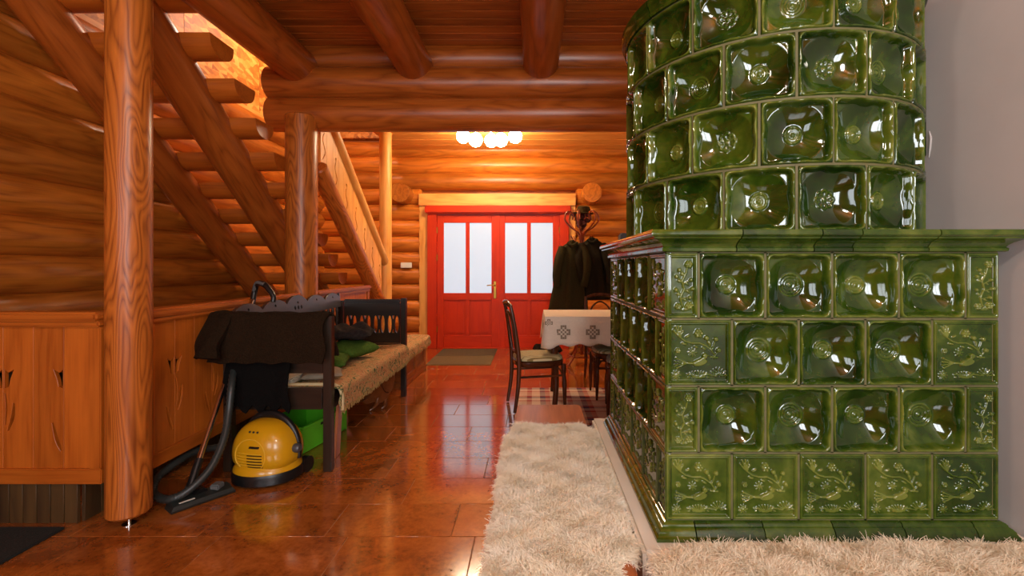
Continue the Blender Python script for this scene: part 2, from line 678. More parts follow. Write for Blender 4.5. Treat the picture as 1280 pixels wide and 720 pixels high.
# rear wall with two windows
wb = empty('wall_rear', (0, YR, 0), 'log wall behind the viewer with two windows', kind='structure')
for x0, x1, z0, z1 in ((XL, -2.42, 0, 4.6), (-1.08, 0.08, 0, 4.6), (1.42, XR, 0, 4.6), (-2.42, -1.08, 0, 0.98), (0.08, 1.42, 0, 0.98), (-2.42, -1.08, 2.52, 4.6), (0.08, 1.42, 2.52, 4.6)):
    box('wall_panel', x0, x1, YR - 0.12, YR, z0, z1, W('log', 'X'), wb, 0)
for i, xc in enumerate((-1.75, 0.75)):
    wd = empty('window_%d' % (i + 1), (xc, YR, 0.98), 'daylit window with a brown frame in the rear wall', kind='structure')
    for s in (-1, 1):
        box('stile', xc + s * 0.645 - 0.03, xc + s * 0.645 + 0.03, YR - 0.02, YR + 0.04, 0.98, 2.52, W('panel', 'Z'), wd)
    for z in (1.0, 2.50):
        box('frame_rail', xc - 0.61, xc + 0.61, YR - 0.02, YR + 0.04, z - 0.03, z + 0.03, W('panel', 'X'), wd)
    box('mullion', xc - 0.025, xc + 0.025, YR + 0.085, YR + 0.115, 1.03, 2.47, W('panel', 'Z'), wd)

# ------------------------------------------------------------------ ceilings, beams, posts
ce = box('ceiling', -2.27, XR + 0.1, YR, 4.42, 3.30, 3.40, W('plank', 'X'), None, 0)
tag(ce, 'reddish brown plank ceiling above the round beams', kind='structure')
y = 4.32
while y > 2.2:
    box('plank', -2.27, XR, y - 0.113, y - 0.003, 3.278, 3.302, W('plank', 'X'), ce, 0.005)
    y -= 0.115
ch = box('ceiling', -2.20, XR + 0.1, 4.42, YF + 0.2, 3.14, 3.24, W('pale', 'X'), None, 0)
tag(ch, 'pale plank ceiling of the entrance hall', kind='structure')
y = YF
while y > 4.7:
    box('plank', -2.2, XR, y - 0.284, y - 0.004, 3.118, 3.142, W('pale', 'X'), ch, 0.006)
    y -= 0.29
cu_ = box('ceiling', XL - 0.3, -2.0, YR, YF + 0.2, 4.6, 4.66, W('plank', 'X'), None, 0)
tag(cu_, 'upper storey ceiling over the open stairwell', kind='structure')
wu = box('wall_upper', XL - 0.30, XL - 0.06, YR, YF + 0.1, 3.14, 4.6, OSB, None, 0)
tag(wu, 'strand board wall of the upper storey above the staircase', kind='structure')
ys = 2.0
while ys < YF:
    ye = min(ys + 1.22, YF)
    for z0, z1 in ((3.145, 3.87), (3.876, 4.6)):
        box('board_sheet', XL - 0.06, XL - 0.045, ys + 0.003, ye - 0.003, z0, z1, OSB, wu, 0)
    ys += 1.22
box('edge_trim', XL - 0.06, XL - 0.02, YR, YF, 3.085, 3.14, W('pale', 'Y'), wu, 0.004)
box('wall_upper', -2.24, -2.20, YR, YF + 0.1, 3.42, 4.6, OSB, None, 0)['kind'] = 'structure'
box('wall_upper', XL - 0.2, -2.24, YF, YF + 0.1, 3.30, 4.6, OSB, None, 0)['kind'] = 'structure'

bl = 'round log beam running towards the hall, '
for x, z, r, lab in ((-2.12, 3.08, 0.165, bl + 'beside the staircase'), (-1.07, 3.09, 0.160, bl + 'between the two outer beams'), (0.065, 3.09, 0.158, bl + 'beside the green stove')):
    o = log('log_beam', (x, YR, z), (x, 4.26, z), r, W('beam'), None, wob=0.012, rings=20)
    tag(o, lab, 'beam', 'round ceiling beams')
for z, r, x0, y_, lab in ((2.665, 0.152, -2.40, 4.25, 'lowest cross log above the hall opening'), (2.945, 0.150, -2.42, 4.25, 'middle cross log holding the ceiling beams'), (3.20, 0.150, -2.20, 4.33, 'top cross log under the plank ceiling')):
    o = log('cross_beam', (x0, y_, z), (XR, y_, z), r, W('beam'), None, wob=0.010)
    tag(o, lab, 'beam', 'stacked cross beams')

po = empty('log_post', (-2.0, 2.295, 0), 'varnished round log post standing on a steel bolt by the panelled railing', 'post')
log('post_shaft', (-2.0, 2.295, 0.055), (-2.0, 2.295, 3.45), 0.092, W('post'), po, wob=0.012)
tube('support_bolt', [(-2.0, 2.295, 0.0), (-2.0, 2.295, 0.07)], 0.008, CHROME, po, 10)
lathe('bolt_plate', [(0.03, 0), (0.03, 0.004), (0.0, 0.004)], CHROME, po, (-2.0, 2.295, 0), 14)
o = log('log_post', (-2.075, 4.15, 0.0), (-2.075, 4.15, 2.62), 0.134, W('post'), None, wob=0.012)
tag(o, 'thick round log post carrying the cross beams behind the dark settle', 'post')

# ------------------------------------------------------------------ staircase
st = empty('staircase', (-2.7, 6.4, 0), 'open log staircase with half-log treads and a pierced board railing', 'staircase')


def on(c, z0, y):
    return Vector((-c, y, 1.27 + z0 - 0.8 * y))


log('stringer', on(3.13, 4.00, 6.55), on(3.13, 4.00, 1.6), 0.135, W('beam'), st, wob=0.012)
log('stringer', on(2.54, 4.03, 6.55), on(2.54, 4.03, 1.9), 0.148, W('beam'), st, wob=0.012)


def halflog(L, r):
    prof = [(-r, 0.03), (r, 0.03)] + [(r * math.cos(a), -r * 0.82 * math.sin(a)) for a in [PI * i / 10 for i in range(11)]]
    vs = [(x, p[0], p[1]) for x in (0, L) for p in prof]
    n = len(prof)
    fs = [(i, (i + 1) % n, n + (i + 1) % n, n + i) for i in range(n)] + [tuple(range(n - 1, -1, -1)), tuple(range(n, 2 * n))]
    return mk('tread', vs, fs, 40)


TR = halflog(1.06, 0.125)
TR.materials.append(W('panel'))
for k in range(-3, 12):
    ob('tread', TR, None, st, (-3.25, 3.264 + 0.2585 * k, 2.83 - 0.2068 * k))
log('lower_rail', on(2.03, 4.43, 6.12), on(2.03, 4.43, 4.36), 0.085, W('post'), st)
log('handrail', on(2.03, 5.12, 6.32), on(2.03, 5.12, 4.34), 0.062, W('pale'), st)
log('newel_post', (-2.03, 6.36, 0), (-2.03, 6.36, 3.12), 0.083, W('pale'), st)
bw = 0.135
bh = 0.60
sh = 0.8 * bw
holes = [ribbon([(0.035, 0.14), (0.095, 0.22), (0.045, 0.33), (0.075, 0.42)], 0.011), ellipse(0.07, 0.47 - 0.05, 0.018, 0.026, 10)]
BAL = plate_mesh('bal', [(0, 0), (bw - 0.004, -sh), (bw - 0.004, bh - sh), (0, bh)], [[(u, v - 0.06) for u, v in h] for h in holes], 0.022)
BAL2 = plate_mesh('bal2', [(0, 0), (bw - 0.004, -sh), (bw - 0.004, bh - sh), (0, bh)], [], 0.022)
for i in range(13):
    yy = 4.40 + bw * i
    p = on(2.03, 4.47, yy)
    ob('baluster_board', BAL if i % 2 == 0 else BAL2, W('pale', 'Z'), st, p, (0, 0, PI / 2))

# ------------------------------------------------------------------ panelled railing round the stairwell
HANG = plain('cutout_dark', (40, 26, 16), 0.8)


def board_mesh(key, w_, h_, tulip):
    hs = []
    if tulip == 'L':      # right-hand half of a tulip cut into the left edge of a board
        out = [(0, 0), (w_, 0), (w_, h_), (0, h_)]
        hs = [[(0.003, h_ * 0.56), (0.026, h_ * 0.575), (0.034, h_ * 0.63), (0.052, h_ * 0.70), (0.022, h_ * 0.675), (0.003, h_ * 0.70)],
              ribbon([(0.008, h_ * 0.53), (0.014, h_ * 0.42), (0.008, h_ * 0.30)], 0.006),
              ribbon([(0.020, h_ * 0.26), (0.044, h_ * 0.36), (0.050, h_ * 0.46)], 0.010)]
    elif tulip == 'R':
        out = [(0, 0), (w_, 0), (w_, h_), (0, h_)]
        hs = [[(w_ - 0.003, h_ * 0.56), (w_ - 0.026, h_ * 0.575), (w_ - 0.034, h_ * 0.63), (w_ - 0.052, h_ * 0.70), (w_ - 0.022, h_ * 0.675), (w_ - 0.003, h_ * 0.70)],
              ribbon([(w_ - 0.012, h_ * 0.12), (w_ - 0.034, h_ * 0.20), (w_ - 0.055, h_ * 0.32)], 0.010)]
    else:
        out = [(0, 0), (w_, 0), (w_, h_), (0, h_)]
    return plate_mesh(key, out, hs, 0.02, 0.0012)


def railing(name, origin, rotz, length, label, first, group):
    """panel along local +X from origin; local -Y faces the room"""
    rt = empty(name, origin, label, 'railing', group)
    rt.rotation_euler = (0, 0, rotz)
    M = Matrix.Translation(origin) @ Matrix.Rotation(rotz, 4, 'Z')

    def bx(nm, x0, x1, y0, y1, z0, z1, mat, bev=0.004):
        o = ob(nm, box_mesh(x1 - x0, y1 - y0, z1 - z0, bev).copy(), mat)
        o.parent = rt
        o.location = ((x0 + x1) / 2, (y0 + y1) / 2, (z0 + z1) / 2)
    bx('bottom_rail', 0, length, -0.022, 0.022, 0.203, 0.278, W('panel', 'X'))
    bx('end_stile', 0, 0.062, -0.024, 0.02, 0.279, 0.975, W('panel', 'Z'))
    bx('end_stile', length - 0.062, length, -0.024, 0.02, 0.279, 0.975, W('panel', 'Z'))
    bx('moulding', 0, length, -0.034, 0.02, 0.976, 1.006, W('panel', 'X'), 0.008)
    bx('top_rail', -0.01, length, -0.05, 0.05, 1.006, 1.05, W('panel', 'X'), 0.012)
    bx('shade_backing', 0.03, length - 0.03, 0.05, 0.062, 0.22, 1.0, W('dim', 'Z'))  # dark sheet added so the cutouts show the shade of the stairwell
    x = 0.062
    i = first
    while x < length - 0.07:
        w_ = min(0.15, length - 0.062 - x)
        kind = ('L', 'R')[i % 2] if w_ > 0.14 else ''
        me = board_mesh(('b', round(w_, 3), kind), w_ - 0.004, 0.697, kind)
        o = ob('board', me, W('panel', 'Z'))
        o.parent = rt
        o.location = (x + 0.002, 0, 0.279)
        x += w_
        i += 1
    return rt


railing('railing_panel', (-3.28, 2.30, 0), 0, 1.155, 'panelled railing with one tulip cutout left of the log post', 0, None)
railing('railing_panel', (-2.03, 2.40, 0), PI / 2, 1.57, 'panelled railing with tulip cutouts behind the near half of the settle', 1, None)
railing('railing_panel', (-2.03, 4.285, 0), PI / 2, 1.39, 'panelled railing past the thick log post at the foot of the stairs', 1, None)

tb = empty('stair_base', (-2.6, 2.27, 0), 'dark vertical board cladding below the panelled railing', 'cladding')
x = -3.28
while x < -2.26:
    box('board', x + 0.002, min(x + 0.066, -2.242), 2.30, 2.318, 0.0, 0.24, W('dim', 'Z'), tb, 0.002)
    x += 0.068
y = 2.32
while y < 4.0:
    box('board', -2.262, -2.244, y + 0.002, y + 0.086, 0.0, 0.24, W('dim', 'Z'), tb, 0.002)
    y += 0.088
o = box('entrance_mat', -3.2, -2.27, 1.2, 2.25, 0.0, 0.014, plain('black_ribbed_rubber', (26, 28, 24), 0.9, vr=0.6, ns=90, bmp=0.6), None, 0.005)
tag(o, 'black coarse fibre mat in front of the dark cladding', 'mat')

# ------------------------------------------------------------------ red double door
dr = empty('door_1', ((DX0 + DX1) / 2, YF, 0), 'red wooden double door with frosted glass panes', kind='structure')
RX, RZ = W('red', 'X'), W('red', 'Z')
yf = YF - 0.05
box('frame_jamb', DX0, DX0 + 0.145, yf, yf + 0.17, 0, 2.09, RZ, dr, 0.006)
box('frame_jamb', DX1 - 0.145, DX1, yf, yf + 0.17, 0, 2.09, RZ, dr, 0.006)
box('frame_head', DX0, DX1, yf, yf + 0.17, 2.092, 2.14, RX, dr, 0.006)
box('frame_crown', DX0 - 0.03, DX1 + 0.03, yf - 0.05, yf + 0.10, 2.115, 2.225, RX, dr, 0.012)
FROST = plain('frosted_glass', (120, 126, 132), 0.4, emit=(0.40, 0.45, 0.52), es=1.0)
lx0, lx1 = DX0 + 0.147, DX1 - 0.147
mid = (lx0 + lx1) / 2
for a, b, hx in ((lx0, mid - 0.002, 1), (mid + 0.002, lx1, -1)):
    lf = empty('leaf', (a, yf + 0.05, 0))
    setp(lf, dr)
    y0, y1 = yf + 0.03, yf + 0.075
    sw = 0.105
    cw = 0.06
    box('stile', a, a + sw, y0, y1, 0.012, 2.088, RZ, lf)
    box('stile', b - sw, b, y0, y1, 0.012, 2.088, RZ, lf)
    c = (a + b) / 2
    box('muntin', c - cw / 2, c + cw / 2, y0, y1, 0.20, 1.965, RZ, lf)
    for z0, z1 in ((0.012, 0.20), (0.755, 0.865), (1.965, 2.088)):
        box('cross_rail', a + sw, b - sw, y0, y1, z0, z1, RX, lf)
    for q0, q1 in ((a + sw, c - cw / 2), (c + cw / 2, b - sw)):
        box('pane', q0, q1, y0 + 0.018, y0 + 0.026, 0.865, 1.965, FROST, lf, 0)
        box('panel', q0, q1, y0 + 0.016, y0 + 0.03, 0.20, 0.755, RZ, lf, 0)
        box('panel', q0 + 0.03, q1 - 0.03, y0 + 0.006, y0 + 0.02, 0.235, 0.72, RZ, lf, 0.006)
    if hx == 1:
        hp = b - 0.05
        box('handle_plate', hp - 0.02, hp + 0.02, y0 - 0.006, y0, 0.78, 1.05, BRASS, lf, 0.003)
        tube('handle', [(hp, y0, 0.98), (hp, y0 - 0.05, 0.985), (hp - 0.06, y0 - 0.055, 0.99), (hp - 0.12, y0 - 0.05, 0.985)], 0.009, BRASS, lf, 8, 4)
    hxp = a if hx == 1 else b
    for z in (0.30, 1.42, 1.85):
        tube('hinge', [(hxp, y0 - 0.008, z - 0.045), (hxp, y0 - 0.008, z + 0.045)], 0.011, BRASS, lf, 8)
box('astragal', mid - 0.022, mid + 0.022, yf + 0.016, yf + 0.032, 0.014, 2.086, RZ, dr, 0.004)
box('threshold', lx0, lx1, yf + 0.0, yf + 0.15, 0.0, 0.013, RX, dr, 0.003)
sw_ = P(508, 331.5, YF)
o = box('light_switch', sw_.x - 0.085, sw_.x + 0.085, YF - 0.022, YF + 0.012, sw_.z - 0.042, sw_.z + 0.042, WHITE, None, 0.006)
tag(o, 'white double light switch on the log wall beside the red door', 'switch')
for i, (y0, y1, c, lab) in enumerate(((6.62, 7.18, (84, 72, 50), 'dark olive flat doormat right at the red door'), (6.02, 6.60, (104, 88, 56), 'lighter olive flat doormat one step in from the red door'))):
    o = box('doormat', -1.40, -0.56, y0, y1, 0.0, 0.010, plain('doormat_%d' % i, c, 0.95, vr=0.3, ns=60, bmp=0.3), None, 0.003)
    tag(o, lab, 'mat', 'doormats by the entrance')

# ------------------------------------------------------------------ hall lamp
hl = empty('ceiling_lamp', P(611, 170, 6.05) * 1.0, 'ceiling lamp with a cluster of glowing white globes in the hall', 'lamp')
hl.location.z = 3.118
GLOBE = plain('glowing_opal_glass', (255, 246, 228), 0.3, emit=(1.0, 0.84, 0.58), es=60)
lc = hl.location.copy()
box('ceiling_plate', lc.x - 0.28, lc.x + 0.28, lc.y - 0.10, lc.y + 0.10, 3.085, 3.117, WHITE, hl, 0.008)
for px, py, dy in ((579, 170.5, 0), (596, 178, -0.12), (613, 172, 0.14), (627, 178, -0.12), (644, 170.5, 0)):
    g = P(px, py, 6.05)
    c = Vector((g.x, 6.05 + dy, g.z))
    gl = [(0.088 * math.sin(a), -0.088 * math.cos(a)) for a in [PI * i / 12 for i in range(13)]]
    arm = tube('arm', [(lc.x + (c.x - lc.x) * 0.5, lc.y, 3.10), (c.x, c.y, 3.06), (c.x, c.y, c.z + 0.08)], 0.012, WHITE, hl, 8, 4)
    lathe('globe', gl, GLOBE, arm, c, 20)

# ------------------------------------------------------------------ tiled stove
SX0, SX1, SY0, SY1 = 0.4295, 1.518, 1.51, 2.60
SZ = [0.4447 + 0.2187 * i for i in range(5)]
TP = (SX1 - SX0) / 5


def rrd(u, v, a, b, r):
    """distance inside (+) a rounded rectangle of half sizes a, b"""
    qx, qy = np.abs(u) - (a - r), np.abs(v) - (b - r)
    return -(np.minimum(np.maximum(qx, qy), 0) + np.hypot(np.maximum(qx, 0), np.maximum(qy, 0)) - r)


def sstep(x, a, b):
    t = np.clip((x - a) / (b - a), 0, 1)
    return t * t * (3 - 2 * t)


def bowl_h(u, v, a, b, boss):
    d0 = rrd(u, v, a, b, 0.006)
    h = -0.012 * (1 - np.clip(d0 / 0.005, 0, 1)) ** 2          # rounded outer edge
    wob = 0.0012 * np.sin(u * 90 + v * 40) + 0.0012 * np.sin(v * 75 - u * 33)
    d = rrd(u, v, a - 0.008, b - 0.008, 0.020) + wob
    h = h + 0.003 * np.exp(-((d + 0.001) / 0.004) ** 2)        # raised lip
    h = h - 0.024 * sstep(d, 0.0, 0.013)
    sn = ((np.abs(u) / (a - 0.018)) ** 2.7 + (np.abs(v) / (b - 0.018)) ** 2.7) ** (1 / 2.7)
    sn = np.clip(sn, 0, 1)
    h = h - 0.037 * (1 - sn ** 2.1)
    r = np.hypot(u, v)
    th = np.arctan2(v, u)
    thin = 0.9 * np.exp(-((d + 0.001) / 0.006) ** 2)
    if boss == 'ring':
        g = 0.0055 * np.exp(-((r - 0.027) / 0.0034) ** 2) + 0.0035 * np.exp(-((r - 0.0165) / 0.0026) ** 2) + 0.007 * np.exp(-(r / 0.0075) ** 2)
        g = g + 0.004 * sstep(0.034 - r, 0, 0.006)
    elif boss == 'rings3':
        g = 0.005 * np.exp(-((r - 0.037) / 0.0032) ** 2) + 0.0045 * np.exp(-((r - 0.026) / 0.0028) ** 2) + 0.0035 * np.exp(-((r - 0.016) / 0.0026) ** 2) + 0.007 * np.exp(-(r / 0.007) ** 2)
    else:
        rp = 0.026 + 0.0055 * np.abs(np.cos(th * 4))
        g = 0.006 * np.exp(-((r - rp) / 0.0034) ** 2) + 0.006 * np.exp(-(r / 0.0085) ** 2)
        for k in range(8):
            aa = (k + 0.5) * PI / 4
            g = g + 0.004 * np.exp(-(((u - 0.019 * math.cos(aa)) ** 2 + (v - 0.019 * math.sin(aa)) ** 2) / 0.0042 ** 2))
    thin = thin + np.clip(g / 0.006, 0, 1) * 0.8
    return h + g, thin


def seg_d(u, v, p, q):
    px, py = p
    dx, dy = q[0] - px, q[1] - py
    L = dx * dx + dy * dy + 1e-12
    t = np.clip(((u - px) * dx + (v - py) * dy) / L, 0, 1)
    return np.hypot(u - px - t * dx, v - py - t * dy)


def dome(d, r):
    return np.sqrt(np.clip(1 - (d / r) ** 2, 0, 1)) * r


class Rel:
    def __init__(s, u, v):
        s.u, s.v, s.h = u, v, np.zeros_like(u)

    def line(s, pts, r, up=1.0):
        for p, q in zip(pts[:-1], pts[1:]):
            s.h = np.maximum(s.h, dome(seg_d(s.u, s.v, p, q), r) * up)

    def dot(s, c, r, up=1.0):
        s.h = np.maximum(s.h, dome(np.hypot(s.u - c[0], s.v - c[1]), r) * up)

    def ell(s, c, a, b, rot, up=1.0):
        co, si = math.cos(rot), math.sin(rot)
        x, y = s.u - c[0], s.v - c[1]
        d = np.hypot((x * co + y * si) / a, (-x * si + y * co) / b)
        s.h = np.maximum(s.h, np.sqrt(np.clip(1 - d * d, 0, 1)) * b * up)

    def star(s, c, rad, n, r, a0=0.0, sweep=2 * PI, r0=0.2):
        for k in range(n):
            a = a0 + sweep * k / (n if sweep > 6.2 else max(1, n - 1))
            s.line([(c[0] + rad * r0 * math.cos(a), c[1] + rad * r0 * math.sin(a)), (c[0] + rad * math.cos(a), c[1] + rad * math.sin(a))], r)

    def rosette(s, c, rad):
        for k in range(6):
            a = k * PI / 3
            s.dot((c[0] + rad * 0.6 * math.cos(a), c[1] + rad * 0.6 * math.sin(a)), rad * 0.38)
        s.dot(c, rad * 0.34)


def bird_rel(U, V):
    """U, V in 0..1, V downwards; returns relief in the same unit"""
    s = Rel(U, V)
    for q in ((0.05, 0.10), (0.09, 0.04), (0.14, 0.02), (0.19, 0.05), (0.22, 0.12)):
        s.line([(0.17, 0.23), ((0.17 + q[0]) / 2 - 0.01, (0.23 + q[1]) / 2), q], 0.017)
    s.line([(0.17, 0.23), (0.26, 0.30), (0.37, 0.33), (0.52, 0.33), (0.63, 0.38), (0.73, 0.46), (0.79, 0.55), (0.77, 0.60)], 0.015)
    s.rosette((0.50, 0.16), 0.085)
    s.ell((0.24, 0.345), 0.055, 0.022, 0.2)
    s.ell((0.30, 0.21), 0.05, 0.018, -0.5)
    s.ell((0.46, 0.40), 0.04, 0.018, 0.3)
    for b in ((0.64, 0.24), (0.81, 0.26), (0.86, 0.46)):
        s.dot(b, 0.042)
        s.line([b, (0.74, 0.46) if b[1] < 0.4 else (0.79, 0.57)], 0.013)
    s.ell((0.60, 0.43), 0.05, 0.018, 0.5)
    s.ell((0.70, 0.33), 0.05, 0.018, 1.2)
    s.line([(0.72, 0.58), (0.84, 0.59)], 0.018)
    for k in range(6):
        a = k * PI / 3
        s.dot((0.13 + 0.033 * math.cos(a), 0.47 + 0.033 * math.sin(a)), 0.02)
    s.dot((0.13, 0.47), 0.018)
    s.star((0.39, 0.50), 0.075, 8, 0.011)
    s.ell((0.52, 0.68), 0.14, 0.060, -0.25, 0.9)
    s.ell((0.55, 0.64), 0.09, 0.040, -0.75, 1.35)
    s.dot((0.61, 0.56), 0.048, 1.0)
    s.line([(0.65, 0.55), (0.69, 0.56)], 0.012)
    s.line([(0.44, 0.70), (0.30, 0.69)], 0.022)
    for q in ((0.10, 0.61), (0.09, 0.67), (0.09, 0.73), (0.11, 0.78)):
        s.line([(0.30, 0.69), q], 0.014)
        s.dot(q, 0.022)
    s.star((0.10, 0.91), 0.075, 9, 0.013)
    s.dot((0.10, 0.91), 0.02)
    for k in range(9):
        q = k - 4
        s.line([(0.50 + 0.012 * q, 0.96), (0.50 + 0.034 * q, 0.90), (0.50 + 0.052 * q, 0.845 + 0.0035 * q * q)], 0.013)
    for k in range(6):
        x = 0.33 + 0.068 * k
        s.ell((x, 0.945), 0.03, 0.014, 0.5 if k % 2 else -0.5)
    s.star((0.86, 0.93), 0.15, 8, 0.012, -PI * 0.95, PI * 0.9, 0.25)
    return s.h


def vine_rel(U, V):
    """narrow tile: U in 0..0.5"""
    s = Rel(U, V)
    s.line([(0.20, 0.86), (0.17, 0.72), (0.24, 0.56), (0.20, 0.42), (0.27, 0.28), (0.30, 0.16)], 0.016)
    s.rosette((0.32, 0.12), 0.075)
    for a, b in (((0.22, 0.48), (0.36, 0.40)), ((0.20, 0.44), (0.10, 0.34)), ((0.24, 0.60), (0.38, 0.56)), ((0.18, 0.68), (0.09, 0.58)), ((0.26, 0.32), (0.15, 0.22)), ((0.18, 0.74), (0.34, 0.72))):
        s.line([a, b], 0.012)
        s.dot(b, 0.035)
        m = ((a[0] + b[0]) / 2, (a[1] + b[1]) / 2 + 0.03)
        s.ell(m, 0.04, 0.016, 0.6)
    s.rosette((0.13, 0.88), 0.065)
    s.rosette((0.33, 0.86), 0.075)
    s.star((0.24, 0.95), 0.10, 6, 0.012, PI * 1.1, PI * 0.8)
    return s.h


def grid_mesh(name, us, vs_, hf, skirt=0.02, bend=None, vert=None):
    """relief tile: u right, v up, front towards local -Y; bend = radius of a cylinder about the origin"""
    U, V = np.meshgrid(us, vs_)
    h, thin = hf(U, V)
    nu, nv = len(us), len(vs_)
    if bend:
        A = U / bend
        X, Y = (bend + h) * np.sin(A), -(bend + h) * np.cos(A)
    else:
        X, Y = U, -h
    co = np.stack([X, Y, V], -1).reshape(-1, 3).tolist()
    fs = []
    for j in range(nv - 1):
        for i in range(nu - 1):
            q = j * nu + i
            fs.append((q, q + 1, q + nu + 1, q + nu))
    loop = [i for i in range(nu)] + [j * nu + nu - 1 for j in range(1, nv)] + [(nv - 1) * nu + i for i in range(nu - 2, -1, -1)] + [j * nu for j in range(nv - 2, 0, -1)]
    base = len(co)
    for q in loop:
        j, i = divmod(q, nu)
        if bend:
            a = us[i] / bend
            co.append(((bend - skirt) * math.sin(a), -(bend - skirt) * math.cos(a), vs_[j]))
        else:
            co.append((us[i], skirt, vs_[j]))
    n = len(loop)
    for k in range(n):
        k2 = (k + 1) % n
        fs.append((loop[k2], loop[k], base + k, base + k2))
    me = mk(name, co, fs, 60)
    at = me.attributes.new('thin', 'FLOAT', 'POINT')
    vals = np.zeros(len(co), dtype=np.float32)
    vals[:base] = thin.reshape(-1)
    at.data.foreach_set('value', vals)
    me.materials.append(GLAZE)
    return me


def axis_pts(a, n, edge=0.024, ne=9):
    e = np.linspace(0, edge, ne)[:-1]
    m = np.linspace(-a + edge, a - edge, n)
    return np.concatenate([-a + e, m, (a - e)[::-1]]).tolist()


GAP = 0.0018
ta, tb_ = TP / 2 - GAP, 0.2187 / 2 - GAP
BOWL = {b: grid_mesh('bowl_tile', axis_pts(ta, 54), axis_pts(tb_, 54), lambda u, v, b=b: bowl_h(u, v, ta, tb_, b)) for b in ('ring', 'rings3')}
RT = 0.572
wa = RT * PI / 16 - GAP
TBOWL = {b: grid_mesh('bowl_tile', axis_pts(wa, 52), axis_pts(0.2198 / 2 - GAP, 52), lambda u, v, b=b: bowl_h(u, v, wa, 0.2198 / 2 - GAP, b), 0.02, RT) for b in ('ring', 'rings3', 'rosette')}


def relief_h(a, b, fn, full):
    def f(u, v):
        d0 = rrd(u, v, a, b, 0.003)
        h = -0.010 * (1 - np.clip(d0 / 0.004, 0, 1)) ** 2
        h = h - 0.003 * sstep(d0, 0.007, 0.0095) + 0.002 * np.exp(-((d0 - 0.0125) / 0.0018) ** 2) - 0.004 * sstep(d0, 0.0135, 0.0165)
        m = 0.017
        sc = 2 * (b - m)
        Un = (u + a - m) / sc
        Vn = (b - m - v) / sc
        r = fn(Un, Vn) * sc * 1.6
        h = h + np.minimum(r, 0.009)
        thin = np.clip(r / 0.004, 0, 1) * 0.9 + 0.5 * np.exp(-((d0 - 0.006) / 0.004) ** 2) + 0.32
        return h, thin
    return f


BIRD = grid_mesh('bird_tile', np.linspace(-ta, ta, 112).tolist(), np.linspace(-tb_, tb_, 112).tolist(), relief_h(ta, tb_, bird_rel, True))
ha = TP / 4 - GAP
VINE = grid_mesh('vine_tile', np.linspace(-ha, ha, 60).tolist(), np.linspace(-tb_, tb_, 112).tolist(), relief_h(ha, tb_, vine_rel, False))

sv = empty('tile_stove', ((SX0 + SX1) / 2, (SY0 + SY1) / 2, 0.395), 'large green glazed tile stove with a square base and a round tower', 'stove')
box('core', SX0 + 0.066, SX1 - 0.066, SY0 + 0.066, SY1, 0.396, 1.386, GROUT, sv, 0)


def strip(name, horizontal, a, b, c, w_):
    pass


# grout edges showing between the tiles: a frame of thin bars right behind the tile faces
gv, gf = [], []
geo = []
for i, z in enumerate(SZ):
    geo.append(box_geo(SX0 + 0.004, SX1 - 0.004, SY0 + 0.004, SY0 + 0.07, z - 0.004, z + 0.004))
    geo.append(box_geo(SX0 + 0.004, SX0 + 0.069, SY0 + 0.0705, SY1, z - 0.0037, z + 0.0037))
# tiles on the two sides in view
for row in range(4):
    zc = (SZ[row] + SZ[row + 1]) / 2
    r = 3 - row                                   # 0 = top row
    wide_front = r in (1, 3)

    def fx(s):                                    # a position s along the front, from the left corner
        return (SX0 + s, SY0, zc), None

    def sx_(s):                                   # a position along the left side, from the front corner
        return (SX0, SY0 + s, zc), (0, 0, -PI / 2)
    for side, pos, wide in (('f', fx, wide_front), ('s', sx_, not wide_front)):
        s = 0.0
        seq = (['B'] + [None] * 3 + ['B']) if wide else (['v'] + [None] * 4 + ['v'])
        for n_, q in enumerate(seq):
            wd_ = TP / 2 if q == 'v' else TP
            loc, rot = pos(s + wd_ / 2)
            if r == 3:
                me = VINE if q == 'v' else BIRD
                nm = 'relief_tile'
            elif q == 'B':
                me, nm = BIRD, 'relief_tile'
            elif q == 'v':
                me, nm = VINE, 'relief_tile'
            else:
                me, nm = (BOWL['ring'] if (n_ + r) % 2 else BOWL['rings3']), 'bowl_tile'
            ob(nm, me, None, sv, loc, rot)
            s += wd_
            if n_ < len(seq) - 1:
                if side == 'f': geo.append(box_geo(SX0 + s - 0.004, SX0 + s + 0.004, SY0 + 0.004, SY0 + 0.07, SZ[row], SZ[row + 1]))
                else: geo.append(box_geo(SX0 + 0.004, SX0 + 0.07, SY0 + s - 0.004, SY0 + s + 0.004, SZ[row], SZ[row + 1]))
geo.append(box_geo(SX0 + 0.006, SX0 + 0.02, SY0 + 0.006, SY0 + 0.02, SZ[0] + 0.001, SZ[4] - 0.001))
geo.append(box_geo(SX1 - 0.02, SX1 - 0.004, SY0 + 0.006, SY1, SZ[0], SZ[4]))
vs, fs = join_geo(geo)
ob('joint', mk('joint', vs, fs, 0), GROUT, sv)['kind'] = 'stuff'


